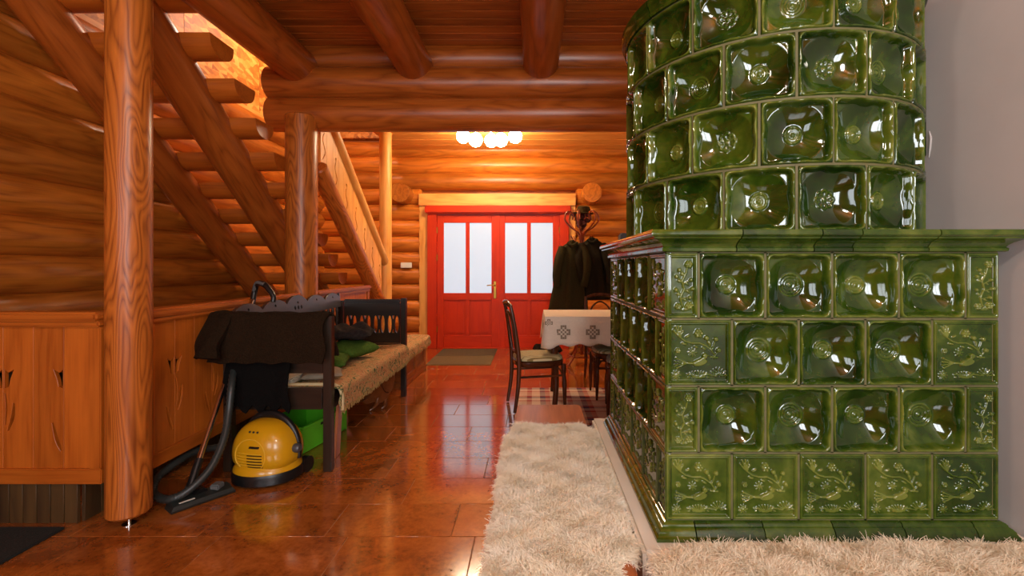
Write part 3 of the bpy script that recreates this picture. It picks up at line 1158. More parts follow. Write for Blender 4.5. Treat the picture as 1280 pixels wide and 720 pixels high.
def moulding_piece(name, prof, side, a, b, ma, mb):
    """profile (out, z) run along the front ('f', x from a to b) or the sides; mitred at a corner when ma / mb is +1"""
    n = len(prof)
    vs = []
    for end, t, m, sg in ((0, a, ma, -1), (1, b, mb, 1)):
        for o, z in prof:
            p = t + (sg * o if m else (-sg * GAP))
            if side == 'f': vs.append((p, SY0 - o, z))
            elif side == 'l': vs.append((SX0 - o, SY0 + (t - SY0) + (sg * o if m else -sg * GAP), z))
            else: vs.append((SX1 + o, p, z))
    fs = [(i, (i + 1) % n, n + (i + 1) % n, n + i) for i in range(n)] + [tuple(range(n - 1, -1, -1)), tuple(range(n, 2 * n))]
    if side == 'l':
        fs = [f[::-1] for f in fs]
    me = mk(name, vs, fs, 35)
    at = me.attributes.new('thin', 'FLOAT', 'POINT')
    at.data.foreach_set('value', np.full(len(vs), 0.35, dtype=np.float32))
    bm = bmesh.new()
    bm.from_mesh(me)
    bmesh.ops.recalc_face_normals(bm, faces=bm.faces)
    bm.to_mesh(me)
    bm.free()
    return ob(name, me, GLAZE, sv)


CORN = [(-0.06, 1.3195), (0.008, 1.3195), (0.014, 1.3225), (0.015, 1.331), (0.010, 1.335), (0.013, 1.341), (0.022, 1.350), (0.036, 1.357), (0.048, 1.361), (0.050, 1.366), (0.056, 1.368), (0.060, 1.373), (0.060, 1.382), (0.056, 1.389), (-0.06, 1.389)]
PLIN = [(-0.06, 0.396), (0.038, 0.396), (0.038, 0.406), (0.033, 0.409), (0.030, 0.412), (0.027, 0.421), (0.020, 0.429), (0.014, 0.432), (0.013, 0.437), (0.009, 0.441), (0.002, 0.4447), (-0.06, 0.4447)]
cf = [SX0, 0.655, 0.905, 1.03, 1.275, SX1]
for i in range(5):
    moulding_piece('cornice_tile', CORN, 'f', cf[i], cf[i + 1], i == 0, i == 4)
pf = [SX0, 0.52, 0.74, 0.965, 1.19, 1.42, SX1]
for i in range(6):
    moulding_piece('plinth_tile', PLIN, 'f', pf[i], pf[i + 1], i == 0, i == 5)
for i in range(5):
    a, b = SY0 + TP * i, SY0 + TP * (i + 1)
    moulding_piece('cornice_tile', CORN, 'l', a, b, i == 0, False)
    moulding_piece('plinth_tile', PLIN, 'l', a, b, i == 0, False)
    moulding_piece('cornice_tile', CORN, 'r', a, b, i == 0, False)
    moulding_piece('plinth_tile', PLIN, 'r', a, b, i == 0, False)
# tower
TX, TY, TZ0, TH = 1.000, 2.072, 1.386, 0.2198
lathe('tower_core', [(RT - 0.066, 0), (RT - 0.066, TH * 4), (RT - 0.008, TH * 4), (RT - 0.008, TH * 4 + 0.07), (RT - 0.05, TH * 4 + 0.10), (0.3, TH * 4 + 0.2), (0.14, TH * 4 + 0.24), (0.14, 3.27 - TZ0)], GROUT, sv, (TX, TY, TZ0), 48)
ros = {(0, 0), (1, -2), (2, 0), (3, -2), (0, -5), (2, 4), (1, 5)}
for row in range(4):
    ph0 = -2.75 if row % 2 == 0 else -2.75 - 11.25
    for k in range(-8, 8):
        ang = math.radians(ph0 + 22.5 * k + (0 if row % 2 == 0 else 0))
        kk = k if row % 2 == 0 else k - 1
        key = 'rosette' if (row, k + (-0 if row % 2 == 0 else -0)) in {(0, 0), (1, -1), (2, 0), (3, -1), (0, -5), (2, 4), (1, 5)} else ('rings3' if (k + row) % 3 == 0 else 'ring')
        ob('tower_tile', TBOWL[key], None, sv, (TX, TY, TZ0 + TH * (row + 0.5)), (0, 0, ang + R.uniform(-0.004, 0.004)))
geo = []
for row in range(5):
    vs, fs = [], []
    z = TZ0 + TH * row
    for j in range(64):
        a = 2 * PI * j / 64
        for r_, dz in ((RT - 0.07, -0.004), (RT - 0.004, -0.004), (RT - 0.004, 0.004), (RT - 0.07, 0.004)):
            vs.append((TX + r_ * math.sin(a), TY - r_ * math.cos(a), z + dz))
    for j in range(64):
        for q in range(4):
            a0, a1 = j * 4, ((j + 1) % 64) * 4
            fs.append((a0 + q, a1 + q, a1 + (q + 1) % 4, a0 + (q + 1) % 4))
    geo.append((vs, fs))
for row in range(4):
    ph0 = -2.75 + 11.25 if row % 2 == 0 else -2.75
    for k in range(16):
        a = math.radians(ph0 + 22.5 * k)
        m = Matrix.Translation((TX, TY, 0)) @ Matrix.Rotation(a, 4, 'Z')
        v, f = box_geo(-0.004, 0.004, -(RT - 0.004), -(RT - 0.07), TZ0 + TH * row, TZ0 + TH * (row + 1))
        geo.append(([tuple(m @ Vector(p)) for p in v], f))
vs, fs = join_geo(geo)
ob('joint', mk('joint', vs, fs, 0), GROUT, sv)['kind'] = 'stuff'
rp = [(-0.01, 0.0), (0.008, 0.0), (0.012, 0.008), (0.010, 0.016), (0.016, 0.032), (0.024, 0.042), (0.025, 0.060), (0.02, 0.068), (-0.01, 0.068)]
for k in range(16):
    vs = []
    ns = 6
    a0, a1 = math.radians(22.5 * k + 0.25), math.radians(22.5 * (k + 1) - 0.25)
    for j in range(ns + 1):
        a = a0 + (a1 - a0) * j / ns
        for o_, z in rp:
            vs.append((TX + (RT + o_) * math.sin(a), TY - (RT + o_) * math.cos(a), TZ0 + TH * 4 + z))
    n = len(rp)
    fs = [(j * n + q, (j + 1) * n + q, (j + 1) * n + (q + 1) % n, j * n + (q + 1) % n) for j in range(ns) for q in range(n)] + [tuple(range(n)), tuple(ns * n + q for q in range(n - 1, -1, -1))]
    ob('crown_tile', mk('crown', vs, fs, 35), GLAZE, sv)
box('wall_connector', 1.545, XR - 0.002, 1.885, 2.05, 1.72, 2.01, GLAZE, sv, 0.004)
vs, fs = tube_geo([(XR, 1.878, 1.715), (XR, 1.872, 1.75), (XR, 1.868, 1.79), (XR, 1.876, 1.82)], [0.002, 0.005, 0.005, 0.002], 8)
ob('plaster_patch', mk('patch', vs, fs, 60), PLASTER, wr)
o = box('grey_box', 0.47, 0.56, 2.50, 2.585, 1.389, 1.455, plain('grey_card', (92, 92, 94), 0.7, vr=0.2), None, 0.008)
tag(o, 'small grey box on the stove shelf behind the round tower', 'box')

# ------------------------------------------------------------------ plinth ledge and benches round the stove
o = box('stove_ledge', 0.338, XR - 0.001, 1.425, 2.70, 0.0, 0.395, WHITE, None, 0.012)
tag(o, 'white plastered ledge carrying the green stove', 'ledge')


def bench(name, x0, x1, y0, y1, z, label, planks_along):
    b = empty(name, ((x0 + x1) / 2, (y0 + y1) / 2, 0), label, 'bench')
    ax = 'Y' if planks_along == 'y' else 'X'
    box('seat', x0, x1, y0, y1, z - 0.038, z, W('bench', ax), b, 0.010)
    if planks_along == 'y':
        for yy in (y0 + 0.15, y1 - 0.18):
            box('leg_panel', x0 + 0.05, x1 - 0.04, yy, yy + 0.04, 0, z - 0.039, W('bench', 'Z'), b, 0.006)
        box('stretcher', (x0 + x1) / 2 - 0.02, (x0 + x1) / 2 + 0.02, y0 + 0.19, y1 - 0.18, 0.10, 0.18, W('bench', 'Y'), b, 0.006)
    else:
        for xx in (x0 + 0.10, x1 - 0.18):
            box('leg_panel', xx, xx + 0.04, y0 + 0.05, y1 - 0.03, 0, z - 0.039, W('bench', 'Z'), b, 0.006)
        box('stretcher', x0 + 0.14, x1 - 0.18, (y0 + y1) / 2 - 0.02, (y0 + y1) / 2 + 0.02, 0.10, 0.18, W('bench', 'X'), b, 0.006)
    return b


bench('stove_bench', -0.105, 0.306, 0.6, 3.03, 0.375, 'reddish wooden bench running along the left flank of the green stove', 'y')
bench('stove_bench', 0.40, 1.58, 0.95, 1.415, 0.394, 'wooden bench under fleece along the front of the green stove', 'x')

# ------------------------------------------------------------------ sheepskins
def fur_mat(name, c0, c1):
    m, nt, bs = nmat(name)
    tc = N(nt, 'ShaderNodeNewGeometry')
    n = noise(nt, tc.outputs['Position'], 9.0, 3, 0.6)
    nt.links.new(ramp(nt, n, [(0.3, lin(c0)), (0.7, lin(c1))]), bs.inputs['Base Color'])
    bs.inputs['Roughness'].default_value = 0.75
    bs.inputs['Specular IOR Level'].default_value = 0.15
    return m


def sheepskin(label, outline, zt, thick, n, length, seed, c0, c1, edges):
    """outline: (x, y) loop of the hide on the bench top; the rim rounds down over the edges"""
    rng = np.random.default_rng(seed)
    root = empty('sheepskin', (sum(p[0] for p in outline) / len(outline), sum(p[1] for p in outline) / len(outline), zt), label, 'sheepskin', 'sheepskins on the stove benches')
    O = np.array(outline)
    cx, cy = O.mean(0)
    lay = []
    for s, z in ((1.0, -0.028), (1.01, 0.004), (0.985, thick * 0.75), (0.93, thick), (0.6, thick * 1.04), (0.3, thick * 1.02)):
        lay.append([(cx + (p[0] - cx) * s, cy + (p[1] - cy) * s, zt + z) for p in O])
    # shrink by a fixed distance rather than a ratio, so long hides keep their rim
    def inset(dist, z):
        out = []
        for p in O:
            v = np.array([p[0] - cx, p[1] - cy])
            out.append((p[0] - np.sign(v[0]) * min(dist, abs(v[0])), p[1] - np.sign(v[1]) * min(dist, abs(v[1])), zt + z))
        return out
    lay = [inset(0.010, edges), inset(0.0, 0.002), inset(0.004, thick * 0.5), inset(0.02, thick * 0.9), inset(0.06, thick), inset(0.14, thick * 1.05)]
    nO = len(O)
    vs = [v for l in lay for v in l]
    fs = []
    for i in range(len(lay) - 1):
        for j in range(nO):
            k = (j + 1) % nO
            fs.append((i * nO + j, i * nO + k, (i + 1) * nO + k, (i + 1) * nO + j))
    fs.append(tuple((len(lay) - 1) * nO + j for j in range(nO)))
    hide = ob('hide', mk('hide', vs, fs, 180), plain('hide', c1, 0.9, vr=0.1), root)
    # fur: hairs scattered over the hide in locks
    me = hide.data
    me.calc_loop_triangles()
    V = np.array([v.co[:] for v in me.vertices])
    T = np.array([t.vertices[:] for t in me.loop_triangles])
    A, B, C = V[T[:, 0]], V[T[:, 1]], V[T[:, 2]]
    nr = np.cross(B - A, C - A)
    ar = np.linalg.norm(nr, axis=1) + 1e-12
    nr = nr / ar[:, None]
    idx = rng.choice(len(T), n, p=ar / ar.sum())
    r1, r2 = np.sqrt(rng.random(n)), rng.random(n)
    Pp = A[idx] * (1 - r1)[:, None] + B[idx] * (r1 * (1 - r2))[:, None] + C[idx] * (r1 * r2)[:, None]
    Nn = nr[idx]
    # lock directions: a smooth pseudo-random field, hairs bend over with it
    x, y = Pp[:, 0], Pp[:, 1]
    f1 = np.sin(x * 31 + 2.1 * np.sin(y * 17 + seed)) + np.sin(y * 26 + 1.7 * np.sin(x * 23)) + 0.8 * np.sin(x * 71 + y * 53)
    f2 = np.cos(x * 27 - 1.9 * np.sin(y * 21)) + np.sin(y * 33 + x * 19 + seed) + 0.8 * np.cos(y * 67 - x * 47)
    bend = np.stack([f1 * 0.24, f2 * 0.24 - 0.25, -0.25 * np.ones(n)], 1)
    bend += rng.normal(0, 0.30, (n, 3))
    # pull towards lock centres
    cell = 0.013
    cxk, cyk = (np.floor(x / cell) + 0.5) * cell, (np.floor(y / cell) + 0.5) * cell
    hsh = np.sin(cxk * 9127.1 + cyk * 3311.7) * 43758.5
    jx = (hsh - np.floor(hsh) - 0.5) * cell
    lock = np.stack([cxk + jx - x, cyk - jx - y, np.zeros(n)], 1)
    Ln = length * (0.65 + 0.5 * rng.random(n)) * (1 + 0.18 * np.sin(hsh))
    K = 5
    pos = np.zeros((n, K, 3), dtype=np.float32)
    for k in range(K):
        t = k / (K - 1)
        pos[:, k] = Pp + Nn * (Ln * t)[:, None] * (1 - 0.35 * t) + bend * (Ln * 0.75 * t * t)[:, None] + lock * (0.75 * t)
    hc = bpy.data.hair_curves.new('fur')
    hc.add_curves([K] * n)
    hc.points.foreach_set('position', pos.reshape(-1))
    rad = hc.attributes.get('radius') or hc.attributes.new('radius', 'FLOAT', 'POINT')
    rad.data.foreach_set('value', np.tile(np.array([0.0007, 0.00065, 0.0006, 0.0005, 0.0003], dtype=np.float32), n))
    hc.materials.append(fur_mat('fleece', c0, c1))
    fo = bpy.data.objects.new('fur', hc)
    COL.objects.link(fo)
    fo['kind'] = 'stuff'
    setp(fo, root)
    return root


def wavy(loop, step, amp, seed):
    rr = random.Random(seed)
    out = []
    n = len(loop)
    for i in range(n):
        a, b = Vector(loop[i]), Vector(loop[(i + 1) % n])
        m = max(1, int((b - a).length / step))
        for k in range(m):
            p = a.lerp(b, k / m)
            out.append((p.x + rr.uniform(-amp, amp), p.y + rr.uniform(-amp, amp)))
    return out


o1 = wavy([(-0.135, 1.02), (0.20, 1.06), (0.24, 1.36), (0.315, 1.44), (0.325, 1.9), (0.322, 2.5), (0.25, 2.58), (0.10, 2.56), (-0.10, 2.60), (-0.145, 2.4), (-0.135, 1.8)], 0.07, 0.006, 3)
sheepskin('cream sheepskin with tight fleece on the bench beside the stove', o1, 0.376, 0.020, 130000, 0.026, 1, (248, 234, 206), (253, 245, 228), -0.03)
o2 = wavy([(0.37, 0.96), (1.55, 0.96), (1.555, 1.42), (1.2, 1.445), (0.8, 1.44), (0.43, 1.42), (0.355, 1.36)], 0.08, 0.006, 4)
sheepskin('beige long-haired sheepskin along the front foot of the stove', o2, 0.396, 0.012, 110000, 0.036, 2, (246, 228, 198), (252, 240, 218), 0.002)

# ------------------------------------------------------------------ dark settle
BX, BZ, BY = W('black', 'X'), W('black', 'Z'), W('black', 'Y')
se = empty('settle', (-1.6, 3.75, 0), 'dark wooden settle with pierced arms and a scalloped back by the railing', 'settle')
sf, sb, n0, n1 = -1.28, -1.90, 2.90, 4.58           # front and back x, near and far y
for x in (sf, sb):
    for y in (n0, n1):
        box('leg', x - 0.026, x + 0.026, y - 0.026, y + 0.026, 0, 0.965 if x == sf else 0.94, BZ, se, 0.005)
box('seat', sb + 0.035, sf - 0.0, n0 + 0.032, n1 - 0.032, 0.455, 0.495, BY, se, 0.006)
box('front_rail', sf - 0.02, sf + 0.018, n0 + 0.032, n1 - 0.032, 0.38, 0.453, BY, se, 0.004)
box('back_rail', sb - 0.015, sb + 0.02, n0 + 0.032, n1 - 0.032, 0.38, 0.453, BY, se, 0.004)
for y in (n0, n1):
    box('side_rail', sb + 0.034, sf - 0.034, y - 0.018, y + 0.018, 0.385, 0.52, BX, se, 0.004)
aw = sf - sb - 0.068
for y in (n0, n1):
    box('arm_cap', sb + 0.034, sf - 0.034, y - 0.022, y + 0.022, 0.915, 0.955, BX, se, 0.008)
    hs = []
    nn = 4
    for i in range(nn):
        c = aw * (i + 0.5) / nn
        hs.append(ellipse(c - aw / nn / 2 + 0.004 + 0.03, 0.185, 0.020, 0.088, 12))
        hs.append(ellipse(c + aw / nn / 2 - 0.034, 0.185, 0.020, 0.088, 12))
        hs.append([(c - 0.012, 0.10), (c + 0.012, 0.10), (c + 0.004, 0.135), (c - 0.004, 0.135)])
        hs.append([(c - 0.004, 0.235), (c + 0.004, 0.235), (c + 0.012, 0.27), (c - 0.012, 0.27)])
    me = plate_mesh('arm_panel', [(0, 0), (aw, 0), (aw, 0.39), (0, 0.39)], hs, 0.022)
    if y == n0:
        me = plate_mesh('arm_panel_solid', [(0, 0.085), (aw, 0.085), (aw, 0.39), (0, 0.39)], [], 0.022)
    ob('arm_panel', me, BX, se, (sb + 0.034, y, 0.524))
L = n1 - n0 - 0.064
out = [(0, 0)]
out += [(L, 0), (L, 0.13)]
m = 60
for i in range(m + 1):
    t = 1 - i / m
    s = abs(math.sin(t * PI * 5))
    c = math.exp(-((t - 0.5) / 0.13) ** 2)
    out.append((L * t, 0.085 + 0.055 * s ** 0.7 + 0.02 * c))
out.append((0, 0.085))
hs = [ellipse(L * (0.1 + 0.2 * i), 0.10, 0.012, 0.012, 8) for i in range(5)] + [ellipse(L * 0.5 + d, 0.06, 0.014, 0.018, 8) for d in (-0.05, 0, 0.05)]
ob('back_crest', plate_mesh('crest', out, hs, 0.026, 0.002), wood('black_gloss', (58, 48, 40), (34, 26, 20), 'X', 0.32, spec=1.0), se, (sb, n0 + 0.032, 0.885), (math.radians(-7), 0, PI / 2))
box('back_slat_rail', sb - 0.014, sb + 0.014, n0 + 0.032, n1 - 0.032, 0.60, 0.64, BY, se, 0.004)
k = 0
y = n0 + 0.11
while y < n1 - 0.06:
    prof = [(0.008, 0), (0.016, 0.03), (0.010, 0.06), (0.020, 0.123), (0.010, 0.185), (0.016, 0.215), (0.008, 0.246)]
    lathe('spindle', prof, BZ, se, (sb, y, 0.64), 10)
    y += 0.092


def drape(name, path, x0, x1, mat, parent=None, nx=24, thick=0.012, fold=0.008, freq=22, label=None, cat=None, axis='x', edge=0.0, seed=0):
    """cloth run along a (y, z) path (or (x, z) when axis == 'y'), spread between x0 and x1 with soft folds"""
    rr = random.Random(seed)
    pts = catmull([(0, a, b) for a, b in path], 5)
    n = len(pts)
    top, nrm = [], []
    for i, p in enumerate(pts):
        t = (pts[min(i + 1, n - 1)] - pts[max(i - 1, 0)]).normalized()
        nrm.append(Vector((0, -t.z, t.y)))
    ph = rr.uniform(0, 6)
    vs = []
    for layer in (0, 1):
        for i, p in enumerate(pts):
            for j in range(nx + 1):
                s = j / nx
                x = x0 + (x1 - x0) * s
                f = fold * (math.sin(freq * (x - x0) + ph + 0.8 * math.sin(i * 0.4)) + 0.5 * math.sin(freq * 2.3 * (x - x0) + i * 0.5 + ph * 2)) * (0.4 + 0.6 * i / n)
                e = edge * math.sin(9 * s * PI + ph) * (i / n) ** 3
                q = p + nrm[i] * (f + (thick if layer == 0 else 0))
                q = q + Vector((0, 0, e))
                wx = x + 0.012 * math.sin(i * 0.7 + ph) * (1 if j in (0, nx) else 0)
                vs.append((wx, q.y, q.z) if axis == 'x' else (q.y, wx, q.z))
    fs = []
    w_ = nx + 1
    for layer in (0, 1):
        o = layer * n * w_
        for i in range(n - 1):
            for j in range(nx):
                q = (o + i * w_ + j, o + i * w_ + j + 1, o + (i + 1) * w_ + j + 1, o + (i + 1) * w_ + j)
                fs.append(q if layer == 0 else q[::-1])
    o = n * w_
    bd = [j for j in range(w_)] + [i * w_ + nx for i in range(1, n)] + [(n - 1) * w_ + j for j in range(nx - 1, -1, -1)] + [i * w_ for i in range(n - 2, 0, -1)]
    for a, b in zip(bd, bd[1:] + bd[:1]):
        fs.append((a, o + a, o + b, b))
    me = mk(name, vs, fs, 70)
    bm = bmesh.new()
    bm.from_mesh(me)
    bmesh.ops.recalc_face_normals(bm, faces=bm.faces)
    bm.to_mesh(me)
    bm.free()
    ob_ = ob(name, me, mat, parent)
    if label: tag(ob_, label, cat)
    return ob_


KNIT = cloth('brown_knit', (38, 25, 13), 120, 0.5, 0.8)
BLACKC = cloth('black_wool', (14, 12, 11), 90, 0.4, 0.4)
bk = drape('knit_blanket', [(3.02, 0.70), (2.99, 0.86), (2.945, 0.972), (2.89, 0.990), (2.845, 0.968), (2.81, 0.84), (2.80, 0.69)], -1.97, -1.275, KNIT, None, 30, 0.016, 0.006, 26, 'dark brown ribbed knit blanket hanging over the near settle arm', 'blanket', edge=0.006, seed=3)
drape('sleeve_end', [(2.92, 0.995), (2.83, 0.965), (2.745, 0.83), (2.70, 0.74)], -1.99, -1.86, KNIT, bk, 8, 0.03, 0.012, 30, seed=5)
drape('black_coat', [(2.87, 0.93), (2.853, 0.90), (2.85, 0.70), (2.845, 0.50), (2.835, 0.40)], -1.90, -1.50, BLACKC, None, 20, 0.012, 0.008, 24, 'black wool coat hanging below the brown blanket on the settle arm', 'coat', edge=0.03, seed=8)
sc_ = drape('tapestry_throw', [(-1.84, 0.503), (-1.6, 0.503), (-1.35, 0.505), (-1.27, 0.503), (-1.235, 0.485), (-1.232, 0.42), (-1.230, 0.36)], 2.955, 4.53, TAPESTRY, None, 40, 0.010, 0.004, 18, 'floral tapestry throw with fringe on the dark settle seat', 'throw', axis='y', edge=0.012, seed=2)


def fringe(parent, pts, length, mat, n, seed):
    rr = random.Random(seed)
    geo = []
    for i in range(n):
        t = i / (n - 1)
        p = Vector(pts[0]).lerp(Vector(pts[1]), t)
        q = p + Vector((rr.uniform(-0.008, 0.008), rr.uniform(-0.012, 0.012), -length * rr.uniform(0.7, 1.1)))
        geo.append(tube_geo([p, p.lerp(q, 0.5) + Vector((0.004, 0, 0)), q], 0.0024, 4))
    vs, fs = join_geo(geo)
    o = ob('fringe', mk('fringe', vs, fs, 80), mat, parent)
    o['kind'] = 'stuff'


FRM = cloth('fringe_thread', (170, 138, 84), 60, 0.4, 0)
fringe(sc_, ((-1.226, 2.96, 0.372), (-1.226, 4.52, 0.372)), 0.045, FRM, 170, 1)
# near end of the throw, rolled over the seat end
tube('rolled_hem', [(-1.60, 2.975, 0.515), (-1.36, 2.975, 0.517), (-1.262, 2.975, 0.51), (-1.228, 2.975, 0.45), (-1.226, 2.975, 0.355)], 0.012, plain('hem', (196, 176, 132), 0.9), sc_, 8, 5)

# ------------------------------------------------------------------ things on the settle
def cushion(name, c, sx, sy, sz, rz, mat, label, cat, group=None, tilt=0.0, seed=0, lump=0.12):
    rr = random.Random(seed)
    n = 22
    vs, fs = [], []
    p = [rr.uniform(0, 6) for _ in range(4)]
    for sgn in (1, -1):
        for j in range(n + 1):
            for i in range(n + 1):
                u, v = 2 * i / n - 1, 2 * j / n - 1
                e = max(0.0, (1 - abs(u) ** 3.2)) ** 0.5 * max(0.0, (1 - abs(v) ** 3.2)) ** 0.5
                k = 1 - 0.06 * (1 - abs(u)) * abs(v) ** 4
                bmp = 1 + lump * (math.sin(4 * u + p[0]) * math.sin(3.2 * v + p[1]) + 0.6 * math.sin(7 * u + 5 * v + p[2]))
                cw = 1 - 0.05 * (1 - u * u) if abs(v) > 0.9 else 1
                z = sgn * e * bmp * sz / 2
                if sgn < 0: z *= 0.75
                vs.append((u * sx / 2 * (1 - 0.05 * (1 - v * v)), v * sy / 2 * (1 - 0.05 * (1 - u * u)), z))
        o = 0 if sgn == 1 else (n + 1) ** 2
        for j in range(n):
            for i in range(n):
                q = (o + j * (n + 1) + i, o + j * (n + 1) + i + 1, o + (j + 1) * (n + 1) + i + 1, o + (j + 1) * (n + 1) + i)
                fs.append(q if sgn == 1 else q[::-1])
    me = mk(name, vs, fs, 80)
    bm = bmesh.new()
    bm.from_mesh(me)
    bmesh.ops.remove_doubles(bm, verts=bm.verts, dist=0.0005)
    bm.to_mesh(me)
    bm.free()
    fin(me, 80)
    o = ob(name, me, mat, None, c, (tilt, 0, rz))
    return tag(o, label, cat, group)


GREEN = cloth('green_velvet', (76, 104, 38), 50, 0.3, 0.3)
cushion('cushion', (-1.58, 3.43, 0.570), 0.40, 0.34, 0.13, 0.25, GREEN, 'olive green cushion lying flat beside the papers on the settle', 'cushion', 'green cushions', seed=4)
cushion('cushion', (-1.55, 3.85, 0.585), 0.40, 0.36, 0.15, -0.3, GREEN, 'olive green cushion under the dark grey garment on the settle', 'cushion', 'green cushions', seed=6)
GREYC = cloth('charcoal_wool', (44, 38, 36), 40, 0.4, 0.4)
cushion('folded_garment', (-1.58, 3.86, 0.72), 0.48, 0.38, 0.12, 0.2, GREYC, 'crumpled dark grey garment heaped on the green cushion', 'garment', seed=9, lump=0.5)
o = cushion('folded_cloth', (-1.44, 3.16, 0.545), 0.26, 0.24, 0.06, 0.4, cloth('taupe_cloth', (150, 136, 116), 30, 0.15, 0.2), 'beige folded cloth on the tapestry throw behind the settle arm', 'cloth', seed=11, lump=0.2)
NEWS = plain('newsprint', (176, 172, 158), 0.9, vr=0.3, ns=40)
for i in range(4):
    o = box('newspaper', -1.83 + 0.01 * R.random(), -1.54 - 0.02 * R.random(), 2.965, 3.22, 0.519 + 0.009 * i, 0.527 + 0.009 * i, NEWS, None, 0.002, R.uniform(-0.06, 0.06))
    tag(o, ('lowest newspaper of the small stack on the settle seat', 'newspaper second from the bottom of the small settle stack', 'newspaper just below the topmost one in the settle stack', 'topmost newspaper of the small stack on the settle seat')[i], 'newspaper', 'newspapers on the settle')

# ------------------------------------------------------------------ chest behind the settle
cs = empty('wooden_chest', (-1.65, 5.34, 0), 'low panelled wooden chest standing past the dark settle', 'chest')
cx0, cx1, cy0, cy1, cz = -1.95, -1.35, 4.84, 5.84, 0.40
box('chest_body', cx0, cx1 - 0.02, cy0 + 0.02, cy1 - 0.02, 0.03, cz - 0.03, W('chest', 'Y'), cs, 0.004)
box('base_board', cx0, cx1, cy0, cy1, 0.0, 0.06, W('chest', 'Y'), cs, 0.006)
box('lid', cx0, cx1 + 0.01, cy0 - 0.01, cy1 + 0.01, cz - 0.03, cz, W('chest', 'Y'), cs, 0.006)
for y in (cy0 + 0.02, (cy0 + cy1) / 2 - 0.03, cy1 - 0.08):
    box('stile', cx1 - 0.021, cx1 - 0.004, y, y + 0.06, 0.06, cz - 0.03, W('chest', 'Z'), cs, 0.003)
for z in (0.061, cz - 0.08):
    for y in (cy0 + 0.08, (cy0 + cy1) / 2 + 0.03):
        box('panel_rail', cx1 - 0.021, cx1 - 0.006, y, y + 0.39, z, z + 0.05, W('chest', 'Y'), cs, 0.003)
t2 = drape('tapestry_throw', [(-1.90, 0.405), (-1.6, 0.405), (-1.40, 0.407), (-1.345, 0.405), (-1.318, 0.39), (-1.315, 0.35), (-1.312, 0.32)], 4.78, 5.88, TAPESTRY, None, 30, 0.009, 0.004, 18, 'floral tapestry throw spread on the low wooden chest', 'throw', axis='y', edge=0.02, seed=7)
fringe(t2, ((-1.310, 4.79, 0.333), (-1.310, 5.87, 0.333)), 0.05, FRM, 120, 4)

# ------------------------------------------------------------------ vacuum cleaner
YEL = plain('yellow_plastic', (206, 150, 16), 0.28, coat=0.3)
vc = Vector((-1.60, 2.80, 0))
va = empty('vacuum_cleaner', vc, 'yellow and black canister vacuum cleaner with a grey hose beside the settle', 'vacuum')
rz = math.radians(-12)
prof = [(0.0, 0.012), (0.20, 0.012), (0.212, 0.02), (0.214, 0.06), (0.205, 0.078), (0.19, 0.078)]
lathe('bumper', prof, BLACKP, va, vc, 36, 0.93, 0.80)
bm = bmesh.new()
bmesh.ops.create_uvsphere(bm, u_segments=40, v_segments=24, radius=1)
for v in bm.verts:
    x, y, z = v.co
    zz = z
    e = 0.80
    sx = math.copysign(abs(x) ** e, x)
    sy = math.copysign(abs(y) ** e, y)
    fl = 1.0 + 0.10 * max(0, (-zz - 0.1))
    v.co = (sx * 0.196 * fl, sy * 0.150 * fl, 0.175 + (zz * 0.185 if zz > 0 else zz * 0.115))
me = bpy.data.meshes.new('shell')
bm.to_mesh(me)
bm.free()
fin(me, 60)
shl = ob('shell', me, YEL, va, vc, (0, 0, rz))
lathe('skirt', [(0.185, 0.076), (0.207, 0.078), (0.205, 0.09), (0.192, 0.108), (0.178, 0.125), (0.165, 0.125)], YEL, va, vc, 36, 0.92, 0.80)
Mv = Matrix.Translation(vc) @ Matrix.Rotation(rz, 4, 'Z')


def fdome(x, z):
    """front surface of the shell in its local frame"""
    zz = (z - 0.175) / (0.185 if z > 0.175 else 0.115)
    fl = 1.0 + 0.10 * max(0, (-zz - 0.1))
    k = max(0.0, 1 - zz * zz)
    xs = (abs(x) / (0.196 * fl)) ** (1 / 0.80)
    ys = math.sqrt(max(0.0, k - xs * xs))
    return -0.150 * fl * ys ** 0.80


ring = [Mv @ Vector((0.100 * math.cos(a), fdome(0.100 * math.cos(a), 0.185 + 0.092 * math.sin(a)) - 0.001, 0.185 + 0.092 * math.sin(a))) for a in [2 * PI * i / 40 for i in range(40)]]
tube('vent_ring', ring, 0.0032, plain('yellow_edge', (226, 176, 50), 0.3), shl, 6, closed=True)
DYEL = plain('dark_vent', (72, 52, 10), 0.5)
for i in range(6):
    z = 0.115 + 0.017 * i
    hw = 0.088 - 0.006 * abs(i - 3)
    pts = [Mv @ Vector((x, fdome(x, z) - 0.001, z)) for x in np.linspace(-hw, hw, 13)]
    tube('vent_slat', pts, 0.0034, plain('yellow_rib', (220, 168, 36), 0.3) if i == 0 else bpy.data.materials['yellow_rib'], shl, 6)
    if i < 5:
        pts = [Mv @ Vector((x, fdome(x, z + 0.0085) - 0.0006, z + 0.0085)) for x in np.linspace(-0.01, 0.082, 7)]
        tube('vent_slot', pts, 0.0034, DYEL, shl, 6)
pts = [Mv @ Vector((x, fdome(x, 0.237) - 0.001, 0.237)) for x in np.linspace(0.0, 0.062, 5)]
tube('name_badge', pts, 0.0075, BLACKP, shl, 6, flat=0.4)
for i in range(3):
    x = -0.026 + 0.026 * i
    lathe('indicator', [(0.006, 0), (0.006, 0.004), (0.0, 0.005)], BLACKP, shl, Mv @ Vector((x, fdome(x, 0.312) - 0.002, 0.312)), 8, rot=(PI / 2.6, 0, 0))
arc = [Mv @ Vector((0.186 * math.cos(a), 0.030, 0.165 + 0.205 * math.sin(a))) for a in [math.radians(d) for d in range(-10, 191, 10)]]
tube('carry_handle', arc, [0.014 + 0.010 * math.sin(PI * i / 20) for i in range(21)], BLACKP, va, 10, flat=1.5)
